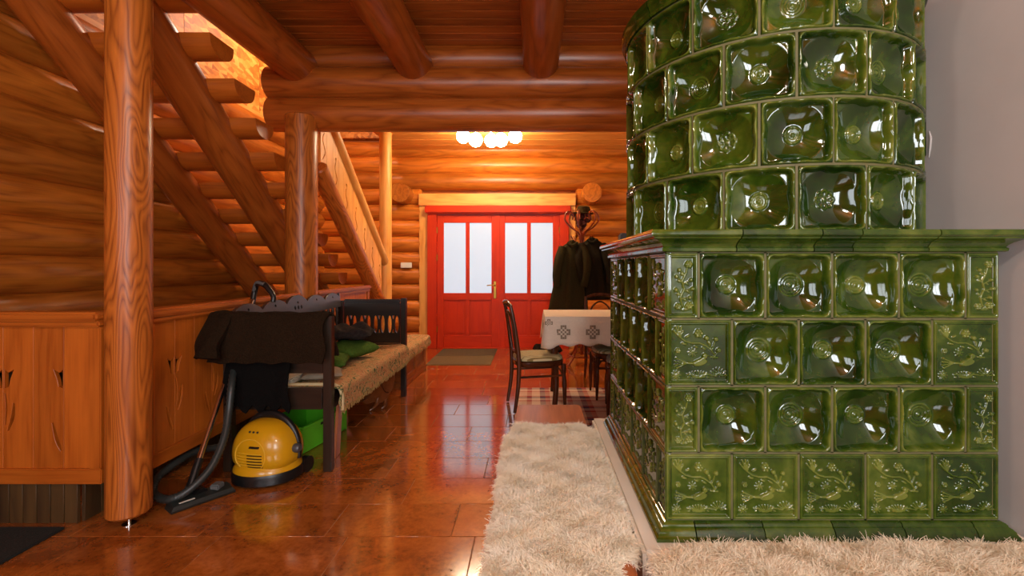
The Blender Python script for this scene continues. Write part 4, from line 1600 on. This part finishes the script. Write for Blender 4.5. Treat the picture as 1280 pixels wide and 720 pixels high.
lathe('latch', [(0.020, 0), (0.026, 0.01), (0.026, 0.035), (0.018, 0.045)], plain('grey_latch', (70, 70, 72), 0.3), va, Mv @ Vector((0.182, -0.01, 0.20)), 14, rot=(0, PI / 2, rz))
tube('rear_wheel', [Mv @ Vector((0.15, 0.12, 0.05)), Mv @ Vector((0.185, 0.12, 0.05))], 0.048, BLACKP, va, 18)
HOSE = plain('hose_rubber', (44, 48, 46), 0.4)
hp = [P(296, 440, 3.02), P(290, 478, 2.80), P(286, 515, 2.74), P(280, 548, 2.66), P(264, 584, 2.56), P(238, 611, 2.47), P(212, 624, 2.43), P(192, 617, 2.47), P(197, 597, 2.55), P(222, 577, 2.66), P(250, 563, 2.80), Vector((-1.86, 2.96, 0.14)), Vector((-1.72, 2.90, 0.18))]
for q in hp:
    q.z = max(q.z, 0.026)
cpts = catmull(hp, 14)
tube('hose', cpts, [0.0205 + 0.0018 * (1 if i % 2 else -1) for i in range(len(cpts))], HOSE, va, 10)
wa_, wb_ = Vector((-1.85, 2.50, 0.085)), Vector((-1.972, 3.25, 1.04))
wnd = tube('wand', [wa_, wb_], 0.0155, CHROME, va, 14)
tube('wand_sleeve', [wa_.lerp(wb_, -0.02), wa_.lerp(wb_, 0.12)], 0.021, BLACKP, wnd, 14)
hd = [wb_ + Vector((0, 0, -0.04)), wb_ + Vector((0.0, 0.03, 0.06)), wb_ + Vector((0.04, 0.0, 0.115)), wb_ + Vector((0.11, -0.03, 0.105)), wb_ + Vector((0.175, -0.05, 0.035)), wb_ + Vector((0.18, -0.06, -0.01))]
tube('wand_grip', hd, [0.018, 0.019, 0.020, 0.020, 0.018, 0.016], BLACKP, wnd, 10, 6)
tube('grip_inlay', [h + Vector((0, -0.010, 0.006)) for h in hd[1:4]], 0.013, GREYP, wnd, 8, 6)
# floor nozzle
na, nb = P(210, 640, 2.40), P(290, 611, 2.64)
na.z = nb.z = 0.0
d = (nb - na).normalized()
nn_ = Vector((d.y, -d.x, 0))                       # towards the room
ang = math.atan2(d.y, d.x)
nl = (nb - na).length
mc = (na + nb) / 2
prf = [(-0.055, 0.004), (0.045, 0.004), (0.050, 0.016), (0.040, 0.034), (0.0, 0.046), (-0.045, 0.044), (-0.058, 0.03)]
vs = [(x, y, z) for x in (-nl / 2, nl / 2) for y, z in prf]
n = len(prf)
fs = [(i, (i + 1) % n, n + (i + 1) % n, n + i) for i in range(n)] + [tuple(range(n - 1, -1, -1)), tuple(range(n, 2 * n))]
vs = [(x * (1 if z < 0.03 else 0.92), -y, z) for x, y, z in vs]
me = mk('nozzle', vs, [f[::-1] for f in fs], 30)
bm = bmesh.new(); bm.from_mesh(me); bmesh.ops.recalc_face_normals(bm, faces=bm.faces); bm.to_mesh(me); bm.free()
nz = ob('floor_nozzle', me, plain('nozzle_plastic', (34, 38, 36), 0.4), va, mc, (0, 0, ang))
tube('nozzle_neck', [mc + Vector((0, 0, 0.035)), mc - nn_ * 0.06 + Vector((-0.03, 0, 0.05)), wa_], [0.034, 0.032, 0.022], BLACKP, va, 12, 5)
q = mc + d * 0.075
box('nozzle_pedal', q.x - 0.025, q.x + 0.025, q.y - 0.027, q.y + 0.027, 0.040, 0.070, GREYP, nz, 0.006)
q = mc - d * 0.075 + nn_ * 0.028
box('nozzle_marking', q.x - 0.035, q.x + 0.035, q.y - 0.006, q.y + 0.006, 0.0395, 0.0415, WHITE, nz, 0, ang)

# ------------------------------------------------------------------ crate and the things under the settle
GC = plain('green_plastic', (98, 204, 40), 0.4)
cr = empty('plastic_crate', (-1.70, 3.35, 0), 'bright green open plastic storage crate under the dark settle', 'crate')
ca = math.radians(-11)
cM = Matrix.Translation((-1.565, 3.13, 0)) @ Matrix.Rotation(ca, 4, 'Z')
cw_, cd_, chh, ct = 0.36, 0.52, 0.185, 0.008


def cbox(nm, x0, x1, y0, y1, z0, z1, mat=GC, bev=0.003):
    c = cM @ Vector(((x0 + x1) / 2, (y0 + y1) / 2, (z0 + z1) / 2))
    o = ob(nm, box_mesh(x1 - x0, y1 - y0, z1 - z0, bev).copy(), mat, None, c, (0, 0, ca))
    o.data.materials.clear(); o.data.materials.append(mat)
    setp(o, cr)


cbox('crate_floor', -cw_, 0, 0, cd_, 0.002, 0.012)
for nm, a, b, c, d_ in (('side_wall', -ct, 0, 0, cd_), ('side_wall', -cw_, -cw_ + ct, 0, cd_)):
    cbox(nm, a, b, c, d_, 0.012, chh)
pm = plate_mesh('crate_end', [(0, 0), (cw_, 0), (cw_, chh + 0.055), (0, chh + 0.055)], [[(cw_ / 2 - 0.06, chh - 0.005), (cw_ / 2 + 0.06, chh - 0.005), (cw_ / 2 + 0.06, chh + 0.03), (cw_ / 2 - 0.06, chh + 0.03)]], ct)
for yy in (ct / 2, cd_ - ct / 2):
    o = ob('end_wall', pm, GC, None, cM @ Vector((-cw_, yy, 0.002)), (0, 0, ca))
    if yy < 0.1: o.scale.z = chh / (chh + 0.055)
    setp(o, cr)
cbox('rim', -0.002, 0.012, 0, cd_, chh - 0.014, chh)
cbox('rim', -cw_ - 0.012, -cw_ + 0.002, 0, cd_, chh - 0.014, chh)
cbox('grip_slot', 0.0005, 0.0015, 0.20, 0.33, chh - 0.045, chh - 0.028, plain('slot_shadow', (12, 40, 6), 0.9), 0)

# glossy brown carved object below the seat
BR = W('walnut', 'X')
BRG = plain('brown_varnish', (112, 58, 24), 0.2, vr=0.3, ns=14, coat=0.4)
sl = empty('carved_stool', (-1.44, 4.08, 0), 'small glossy brown carved stool tucked under the settle', 'stool')
so = [(0.0, 0.0), (0.05, -0.02), (0.11, 0.02), (0.16, 0.10), (0.175, 0.20), (0.15, 0.27), (0.10, 0.285), (0.05, 0.24), (0.0, 0.17), (-0.06, 0.12), (-0.11, 0.05), (-0.07, -0.01)]
o = ob('carved_side', plate_mesh('stool_side', [(p.x, p.y) for p in catmull([(a, b, 0) for a, b in so + so[:1]], 4)[:-1]], [], 0.05, 0.010), BRG, None, (-1.43, 4.15, 0.075), (0, 0, 0.55))
setp(o, sl)
for a, b in (((-1.40, 4.17, 0.10), (-1.425, 4.10, 0.0)), ((-1.36, 4.22, 0.12), (-1.34, 4.16, 0.0))):
    a, b = Vector(a), Vector(b)
    tube('foot', [a, a.lerp(b, 0.5) + Vector((0.012, 0, 0)), b + Vector((0, 0, 0.02)), b + Vector((-0.02, -0.012, 0.009))], [0.028, 0.018, 0.013, 0.011], BRG, sl, 10, 4)
tube('rolled_seat', [(-1.62, 4.12, 0.13), (-1.52, 4.04, 0.15), (-1.43, 4.02, 0.21)], [0.04, 0.06, 0.045], BRG, sl, 14, 4)
tube('cord', [(-1.31, 4.22, 0.34), (-1.36, 4.11, 0.30), (-1.33, 4.15, 0.16), (-1.30, 4.24, 0.13)], 0.006, W('walnut', 'X'), sl, 6, 6)
o = ob('leaning_board', box_mesh(0.018, 0.09, 0.37, 0.003).copy(), W('bench', 'Z'), None, (-1.315, 3.12, 0.186), (0.0, 0.05, 0.1))
tag(o, 'reddish narrow wooden board leaning under the near end of the settle', 'board')

# ------------------------------------------------------------------ dining table, cloth, chairs, rug
WX, WZ = W('walnut', 'X'), W('walnut', 'Z')
o = box('rug', -0.16, 1.40, 3.72, 4.86, 0.0, 0.009, PLAID, None, 0.003)
tag(o, 'red and cream plaid woven rug below the dining table', 'rug')
ft = fringe
tb0 = empty('dining_table', (0.55, 4.45, 0), 'dark wooden dining table with curved legs under a lace cloth', 'table')
tx0, tx1, ty0, ty1, tz = 0.115, 1.20, 4.14, 4.80, 0.815
box('table_top', tx0, tx1, ty0, ty1, tz - 0.03, tz, WX, tb0, 0.006)
for y in (ty0 + 0.05, ty1 - 0.07):
    box('apron', tx0 + 0.09, tx1 - 0.09, y, y + 0.022, tz - 0.13, tz - 0.03, WX, tb0)
for x in (tx0 + 0.05, tx1 - 0.07):
    box('apron', x, x + 0.022, ty0 + 0.09, ty1 - 0.09, tz - 0.13, tz - 0.03, W('walnut', 'Y'), tb0)
for sx, x in ((-1, tx0 + 0.085), (1, tx1 - 0.085)):
    for sy, y in ((-1, ty0 + 0.085), (1, ty1 - 0.085)):
        v = Vector((sx, sy, 0)) * 0.012
        b = Vector((x, y, 0))
        tube('leg', [b + Vector((0, 0, tz - 0.03)), b + v * 1.5 + Vector((0, 0, 0.62)), b + v + Vector((0, 0, 0.45)), b - v * 0.5 + Vector((0, 0, 0.22)), b + v * 0.6 + Vector((0, 0, 0.012)), b + v * 1.3 + Vector((0, 0, 0.010))], [0.045, 0.042, 0.034, 0.026, 0.024, 0.010], WZ, tb0, 10, 5)

# table cloth
LACE = cloth('white_linen', (226, 214, 196), 70, 0.06, 0.15)
LACED = plain('lace_net', (142, 128, 108), 0.95, vr=0.2, ns=120)
tc0 = empty('tablecloth', (0.55, 4.45, tz), 'white lace tablecloth with open star motifs over the dining table', 'tablecloth')
vs, fs = [], []
ex0, ex1, ey0, ey1 = tx0 - 0.012, tx1 + 0.012, ty0 - 0.012, ty1 + 0.012
loop = []
for a, b, n_ in (((ex0, ey0), (ex1, ey0), 44), ((ex1, ey0), (ex1, ey1), 24), ((ex1, ey1), (ex0, ey1), 44), ((ex0, ey1), (ex0, ey0), 24)):
    for i in range(n_):
        t = i / n_
        loop.append((a[0] + (b[0] - a[0]) * t, a[1] + (b[1] - a[1]) * t, (b[1] - a[1], -(b[0] - a[0]))))
cxm, cym = (ex0 + ex1) / 2, (ey0 + ey1) / 2
hang = 0.235
lv = [(0.0, 0.97, tz + 0.006), (0.0, 1.0, tz + 0.005), (0.004, 1.0, tz - 0.01)]
rowsN = 0
for q, (o_, s, z) in enumerate(lv):
    for x, y, nn in loop:
        l = math.hypot(*nn)
        vs.append((cxm + (x - cxm) * s + nn[0] / l * o_, cym + (y - cym) * s + nn[1] / l * o_, z))
    rowsN += 1
for k in range(1, 8):
    t = k / 7
    for i, (x, y, nn) in enumerate(loop):
        l = math.hypot(*nn)
        cornr = min(abs(x - ex0), abs(x - ex1)) + min(abs(y - ey0), abs(y - ey1))
        f = 0.006 + 0.022 * t * math.sin(i * 0.62) * (0.35 + math.exp(-cornr / 0.10)) + 0.018 * t * math.exp(-cornr / 0.08)
        dz = hang * t + (0.012 * math.sin(i * 0.9) + 0.03 * math.exp(-cornr / 0.12)) * t ** 3
        vs.append((x + nn[0] / l * f, y + nn[1] / l * f, tz - 0.01 - dz))
    rowsN += 1
nl_ = len(loop)
for k in range(rowsN - 1):
    for i in range(nl_):
        j = (i + 1) % nl_
        fs.append((k * nl_ + i, k * nl_ + j, (k + 1) * nl_ + j, (k + 1) * nl_ + i))
fs.append(tuple(range(nl_)))
me = mk('linen', vs, fs, 60)
lo = ob('linen', me, LACE, tc0)
sm = lo.modifiers.new('thickness', 'SOLIDIFY')
sm.thickness = 0.0025
sm.offset = 1


def motif(cx, cz, s):
    """a stepped star of net squares on the front hang"""
    g = []
    pat = ["..###..", "..#.#..", "##.#.##", "#.#.#.#", "##.#.##", "..#.#..", "..###.."]
    for r_, row in enumerate(pat):
        for c_, ch_ in enumerate(row):
            if ch_ == '#':
                x, z = cx + (c_ - 3) * s, cz + (3 - r_) * s
                g.append(box_geo(x - s * 0.46, x + s * 0.46, -0.0015, 0.0015, z - s * 0.46, z + s * 0.46))
    return join_geo(g)


for k in range(5):
    v, f = motif(tx0 + 0.15 + 0.26 * k, tz - 0.13, 0.0175)
    ob('lace_motif', mk('lace', v, f, 0), LACED, tc0, (0, ty0 - 0.0235, 0))
v, f = motif(0, tz - 0.13, 0.0175)
for yy in (ty0 + 0.14, ty0 + 0.40):
    ob('lace_motif', mk('lace', v, f, 0), LACED, tc0, (tx0 - 0.0235, yy, 0), (0, 0, PI / 2))
v, f = motif(0, tz - 0.02, 0.010)
ob('lace_motif', mk('lace', v, f, 0), LACED, tc0, (tx0 + 0.02, ty0 - 0.0235, -0.03))


def make_chair(label, seat_mat):
    c = empty('dining_chair', (0, 0, 0), label, 'chair', 'dark dining chairs')
    # faces local +X
    for s in (-1, 1):
        tube('leg', [(-0.245, s * 0.185, 0.0), (-0.215, s * 0.18, 0.20), (-0.205, s * 0.18, 0.42), (-0.225, s * 0.18, 0.62), (-0.252, s * 0.175, 0.80), (-0.278, s * 0.165, 0.93)], [0.014, 0.018, 0.021, 0.019, 0.016, 0.015], WZ, c, 10, 5)
        tube('leg', [(0.20, s * 0.17, 0.40), (0.20, s * 0.17, 0.36), (0.203, s * 0.172, 0.30), (0.206, s * 0.174, 0.22), (0.208, s * 0.175, 0.10), (0.21, s * 0.176, 0.0)], [0.022, 0.024, 0.016, 0.022, 0.016, 0.011], WZ, c, 10, 4)
        tube('stretcher', [(-0.21, s * 0.175, 0.30), (0.205, s * 0.172, 0.30)], 0.010, WX, c, 8)
        tube('corner_brace', [(0.20, s * 0.15, 0.29), (0.17, s * 0.14, 0.35), (0.11, s * 0.135, 0.385)], 0.008, WX, c, 8, 4)
    tube('back_top_rail', [(-0.275, -0.168, 0.92), (-0.294, -0.09, 0.945), (-0.300, 0, 0.952), (-0.294, 0.09, 0.945), (-0.275, 0.168, 0.92)], [0.016, 0.022, 0.024, 0.022, 0.016], WX, c, 10, 6, flat=0.6)
    tube('back_hoop', [(-0.215, -0.09, 0.50), (-0.24, -0.12, 0.66), (-0.260, -0.10, 0.80), (-0.275, 0, 0.87), (-0.260, 0.10, 0.80), (-0.24, 0.12, 0.66), (-0.215, 0.09, 0.50)], 0.010, WX, c, 8, 6)
    tube('back_lower_rail', [(-0.21, -0.18, 0.50), (-0.215, 0, 0.505), (-0.21, 0.18, 0.50)], 0.012, WX, c, 8, 4)
    pr = [(0.165, 0.0), (0.205, 0.0), (0.212, 0.012), (0.212, 0.042), (0.205, 0.050), (0.165, 0.050)]

    def sq(name, prof, z, mat):
        seg = 40
        v, f = [], []
        for r_, zz in prof:
            for j in range(seg):
                a = 2 * PI * j / seg
                ca_, sa_ = math.cos(a), math.sin(a)
                k = (abs(ca_) ** 3.2 + abs(sa_) ** 3.2) ** (-1 / 3.2)
                v.append((r_ * k * ca_ * 1.04, r_ * k * sa_ * 0.98, z + zz))
        n_ = len(prof)
        for i in range(n_ - 1):
            for j in range(seg):
                k = (j + 1) % seg
                f.append((i * seg + j, i * seg + k, (i + 1) * seg + k, (i + 1) * seg + j))
        f.append(tuple(range(seg - 1, -1, -1)))
        f.append(tuple((n_ - 1) * seg + j for j in range(seg)))
        return ob(name, mk(name, v, f, 45), mat, c)
    sq('seat_frame', [(0.15, 0.0), (0.205, 0.0), (0.212, 0.010), (0.212, 0.044), (0.205, 0.050), (0.15, 0.050)], 0.385, WX)
    sq('cushion', [(0.19, 0.0), (0.208, 0.006), (0.208, 0.022), (0.195, 0.036), (0.14, 0.046), (0.07, 0.050), (0.02, 0.051)], 0.434, seat_mat)
    return c


def dup(root, loc, rz, label, seat=None):
    r_ = root.copy()
    COL.objects.link(r_)
    r_.location, r_.rotation_euler = loc, (0, 0, rz)
    r_['label'] = label
    for chd in list(root.children):
        q = chd.copy()
        COL.objects.link(q)
        q.parent = r_
        if seat is not None and chd.name.startswith('cushion'):
            q.data = chd.data.copy()
            q.data.materials.clear()
            q.data.materials.append(seat)
    return r_


c0 = make_chair('dark dining chair with cream striped seat pulled out left of the lace table', STRIPE)
dup(c0, (0.80, 4.585, 0.009), PI + 0.05, 'dark dining chair with striped seat pushed under the lace table')
dup(c0, (0.86, 4.085, 0.009), PI - 0.12, 'dark dining chair with blue-grey striped seat beside the stove flank', STRIPE2)
dup(c0, (0.80, 5.13, 0), -PI / 2 + 0.1, 'dark dining chair behind the lace table next to the coat rack')
c0.location = (0.035, 4.25, 0.009)
c0.rotation_euler = (0, 0, 0.22)

tb0.location.z += 0.009
tc0.location.z += 0.009

# ------------------------------------------------------------------ coat rack
RED = plain('red_brown_bentwood', (150, 64, 26), 0.3, vr=0.2)
rc = Vector((0.635, 6.1, 0))
ck = empty('coat_rack', rc, 'reddish bentwood coat stand with curled hooks by the red door', 'coat stand')
tube('pole', [rc + Vector((0, 0, 0.12)), rc + Vector((0, 0, 1.72))], 0.022, RED, ck, 12)
for k in range(4):
    a = PI / 4 + k * PI / 2
    e = Vector((math.cos(a), math.sin(a), 0))
    tube('leg', [rc + e * 0.02 + Vector((0, 0, 0.62)), rc + e * 0.06 + Vector((0, 0, 0.35)), rc + e * 0.16 + Vector((0, 0, 0.12)), rc + e * 0.28 + Vector((0, 0, 0.014))], 0.014, RED, ck, 8, 6)
for k in range(6):
    a = k * PI / 3 + 0.2
    e = Vector((math.cos(a), math.sin(a), 0))
    tube('hook', [rc + e * 0.015 + Vector((0, 0, 1.62)), rc + e * 0.05 + Vector((0, 0, 1.72)), rc + e * 0.16 + Vector((0, 0, 1.80)), rc + e * 0.235 + Vector((0, 0, 1.90)), rc + e * 0.19 + Vector((0, 0, 2.00)), rc + e * 0.12 + Vector((0, 0, 1.96)), rc + e * 0.13 + Vector((0, 0, 1.89))], 0.011, RED, ck, 8, 6)
    tube('lower_hook', [rc + e * 0.02 + Vector((0, 0, 1.56)), rc + e * 0.10 + Vector((0, 0, 1.60)), rc + e * 0.15 + Vector((0, 0, 1.68))], 0.008, RED, ck, 8, 5)
tube('base_ring', [rc + Vector((0.17 * math.cos(a), 0.17 * math.sin(a), 0.115)) for a in [2 * PI * i / 28 for i in range(28)]], 0.010, RED, ck, 8, closed=True)
bun = empty('dried_bouquet', rc + Vector((0, 0, 1.74)), 'bunch of dark red dried flowers stuck in the top of the coat stand', 'dried flowers')
DF = plain('dried_petals', (78, 26, 18), 0.8, vr=0.5, ns=40)
for i in range(14):
    a = R.uniform(0, 6.28)
    r_ = R.uniform(0.01, 0.11)
    z = R.uniform(1.80, 1.99)
    p = rc + Vector((r_ * math.cos(a), r_ * math.sin(a), z))
    lathe('flower_head', [(0.006, -0.03), (0.026, -0.012), (0.034, 0.008), (0.024, 0.024), (0.008, 0.03)], DF, bun, p, 9, rot=(R.uniform(-0.6, 0.6), R.uniform(-0.6, 0.6), 0))
    tube('stem', [rc + Vector((0, 0, 1.74)), p], 0.004, DF, bun, 5)
o = lathe('hat', [(0.0, 0.004), (0.13, 0.0), (0.145, 0.006), (0.13, 0.014), (0.095, 0.016), (0.088, 0.05), (0.078, 0.088), (0.05, 0.10), (0.0, 0.092)], cloth('green_felt', (62, 48, 22), 60, 0.2, 0.2), None, rc + Vector((0.02, 0, 1.975)), 26, 1.0, 0.85, (0.06, 0.05, 0))
tag(o, 'brown felt hat perched on top of the coat stand', 'hat')


def coat(name, c, wtop, wbot, dep, z0, z1, mat, label, seed, lean=0.0, sleeve=True):
    rr = random.Random(seed)
    ph = [rr.uniform(0, 6) for _ in range(4)]
    root = empty(name, (c[0], c[1], z0), label, 'coat', 'coats on the coat stand')
    seg, nz_ = 48, 26
    vs, fs = [], []
    for j in range(nz_ + 1):
        t = j / nz_                              # 0 top
        z = z1 + (z0 - z1) * t
        if t < 0.16:
            w_ = 0.05 + (wtop - 0.05) * math.sin(t / 0.16 * PI / 2) ** 1.3
        else:
            w_ = wtop + (wbot - wtop) * ((t - 0.16) / 0.84) ** 0.8
        d_ = dep * min(1, 0.35 + t * 2.2)
        for i in range(seg):
            a = 2 * PI * i / seg
            f = 1 + (0.05 + 0.13 * t) * math.sin(7 * a + ph[0] + 1.5 * t) + 0.05 * math.sin(13 * a + ph[1] - 2 * t)
            vs.append((c[0] + lean * t + w_ / 2 * f * math.cos(a), c[1] + d_ / 2 * f * math.sin(a), z + 0.012 * math.sin(3 * a + ph[2]) * t))
    for j in range(nz_):
        for i in range(seg):
            k = (i + 1) % seg
            fs.append((j * seg + i, (j + 1) * seg + i, (j + 1) * seg + k, j * seg + k))
    fs.append(tuple(range(seg)))
    fs.append(tuple(nz_ * seg + i for i in range(seg - 1, -1, -1)))
    me = mk('coat_body', vs, fs, 70)
    bm = bmesh.new(); bm.from_mesh(me); bmesh.ops.recalc_face_normals(bm, faces=bm.faces); bm.to_mesh(me); bm.free()
    ob('coat_body', me, mat, root)
    if sleeve:
        for s in (-1, 1):
            x = c[0] + s * wtop * 0.42
            tube('sleeve', [(x, c[1] - dep * 0.2, z1 - 0.10), (x + s * 0.05, c[1] - dep * 0.45, z1 - 0.26), (x + s * 0.06 + lean * 0.4, c[1] - dep * 0.5, z1 - 0.45), (x + s * 0.04 + lean * 0.6, c[1] - dep * 0.48, z1 - 0.60)], [0.055, 0.062, 0.055, 0.048], mat, root, 12, 5)
    tube('collar', [(c[0] - 0.06, c[1] - 0.05, z1 - 0.035), (c[0], c[1] - 0.085, z1 - 0.075), (c[0] + 0.06, c[1] - 0.05, z1 - 0.035)], 0.022, mat, root, 8, 5)
    return root


coat('loden_coat', (0.50, 6.02), 0.30, 0.46, 0.22, 0.70, 1.62, cloth('loden', (54, 48, 26), 70, 0.25, 0.2), 'long olive loden coat hanging on the side of the stand facing the door', 2, -0.05)
coat('dark_coat', (0.76, 6.05), 0.30, 0.42, 0.24, 0.86, 1.66, cloth('dark_loden', (40, 34, 22), 70, 0.25, 0.2), 'shorter dark olive jacket hanging on the stove side of the stand', 5, 0.08)
sh_ = cushion('dark_bag', (0.20, 6.75, 0.075), 0.42, 0.24, 0.15, 0.1, cloth('dark_cloth', (30, 24, 18), 50, 0.3, 0.3), 'dark crumpled bag on the floor before the red door', 'bag', seed=15, lump=0.4)
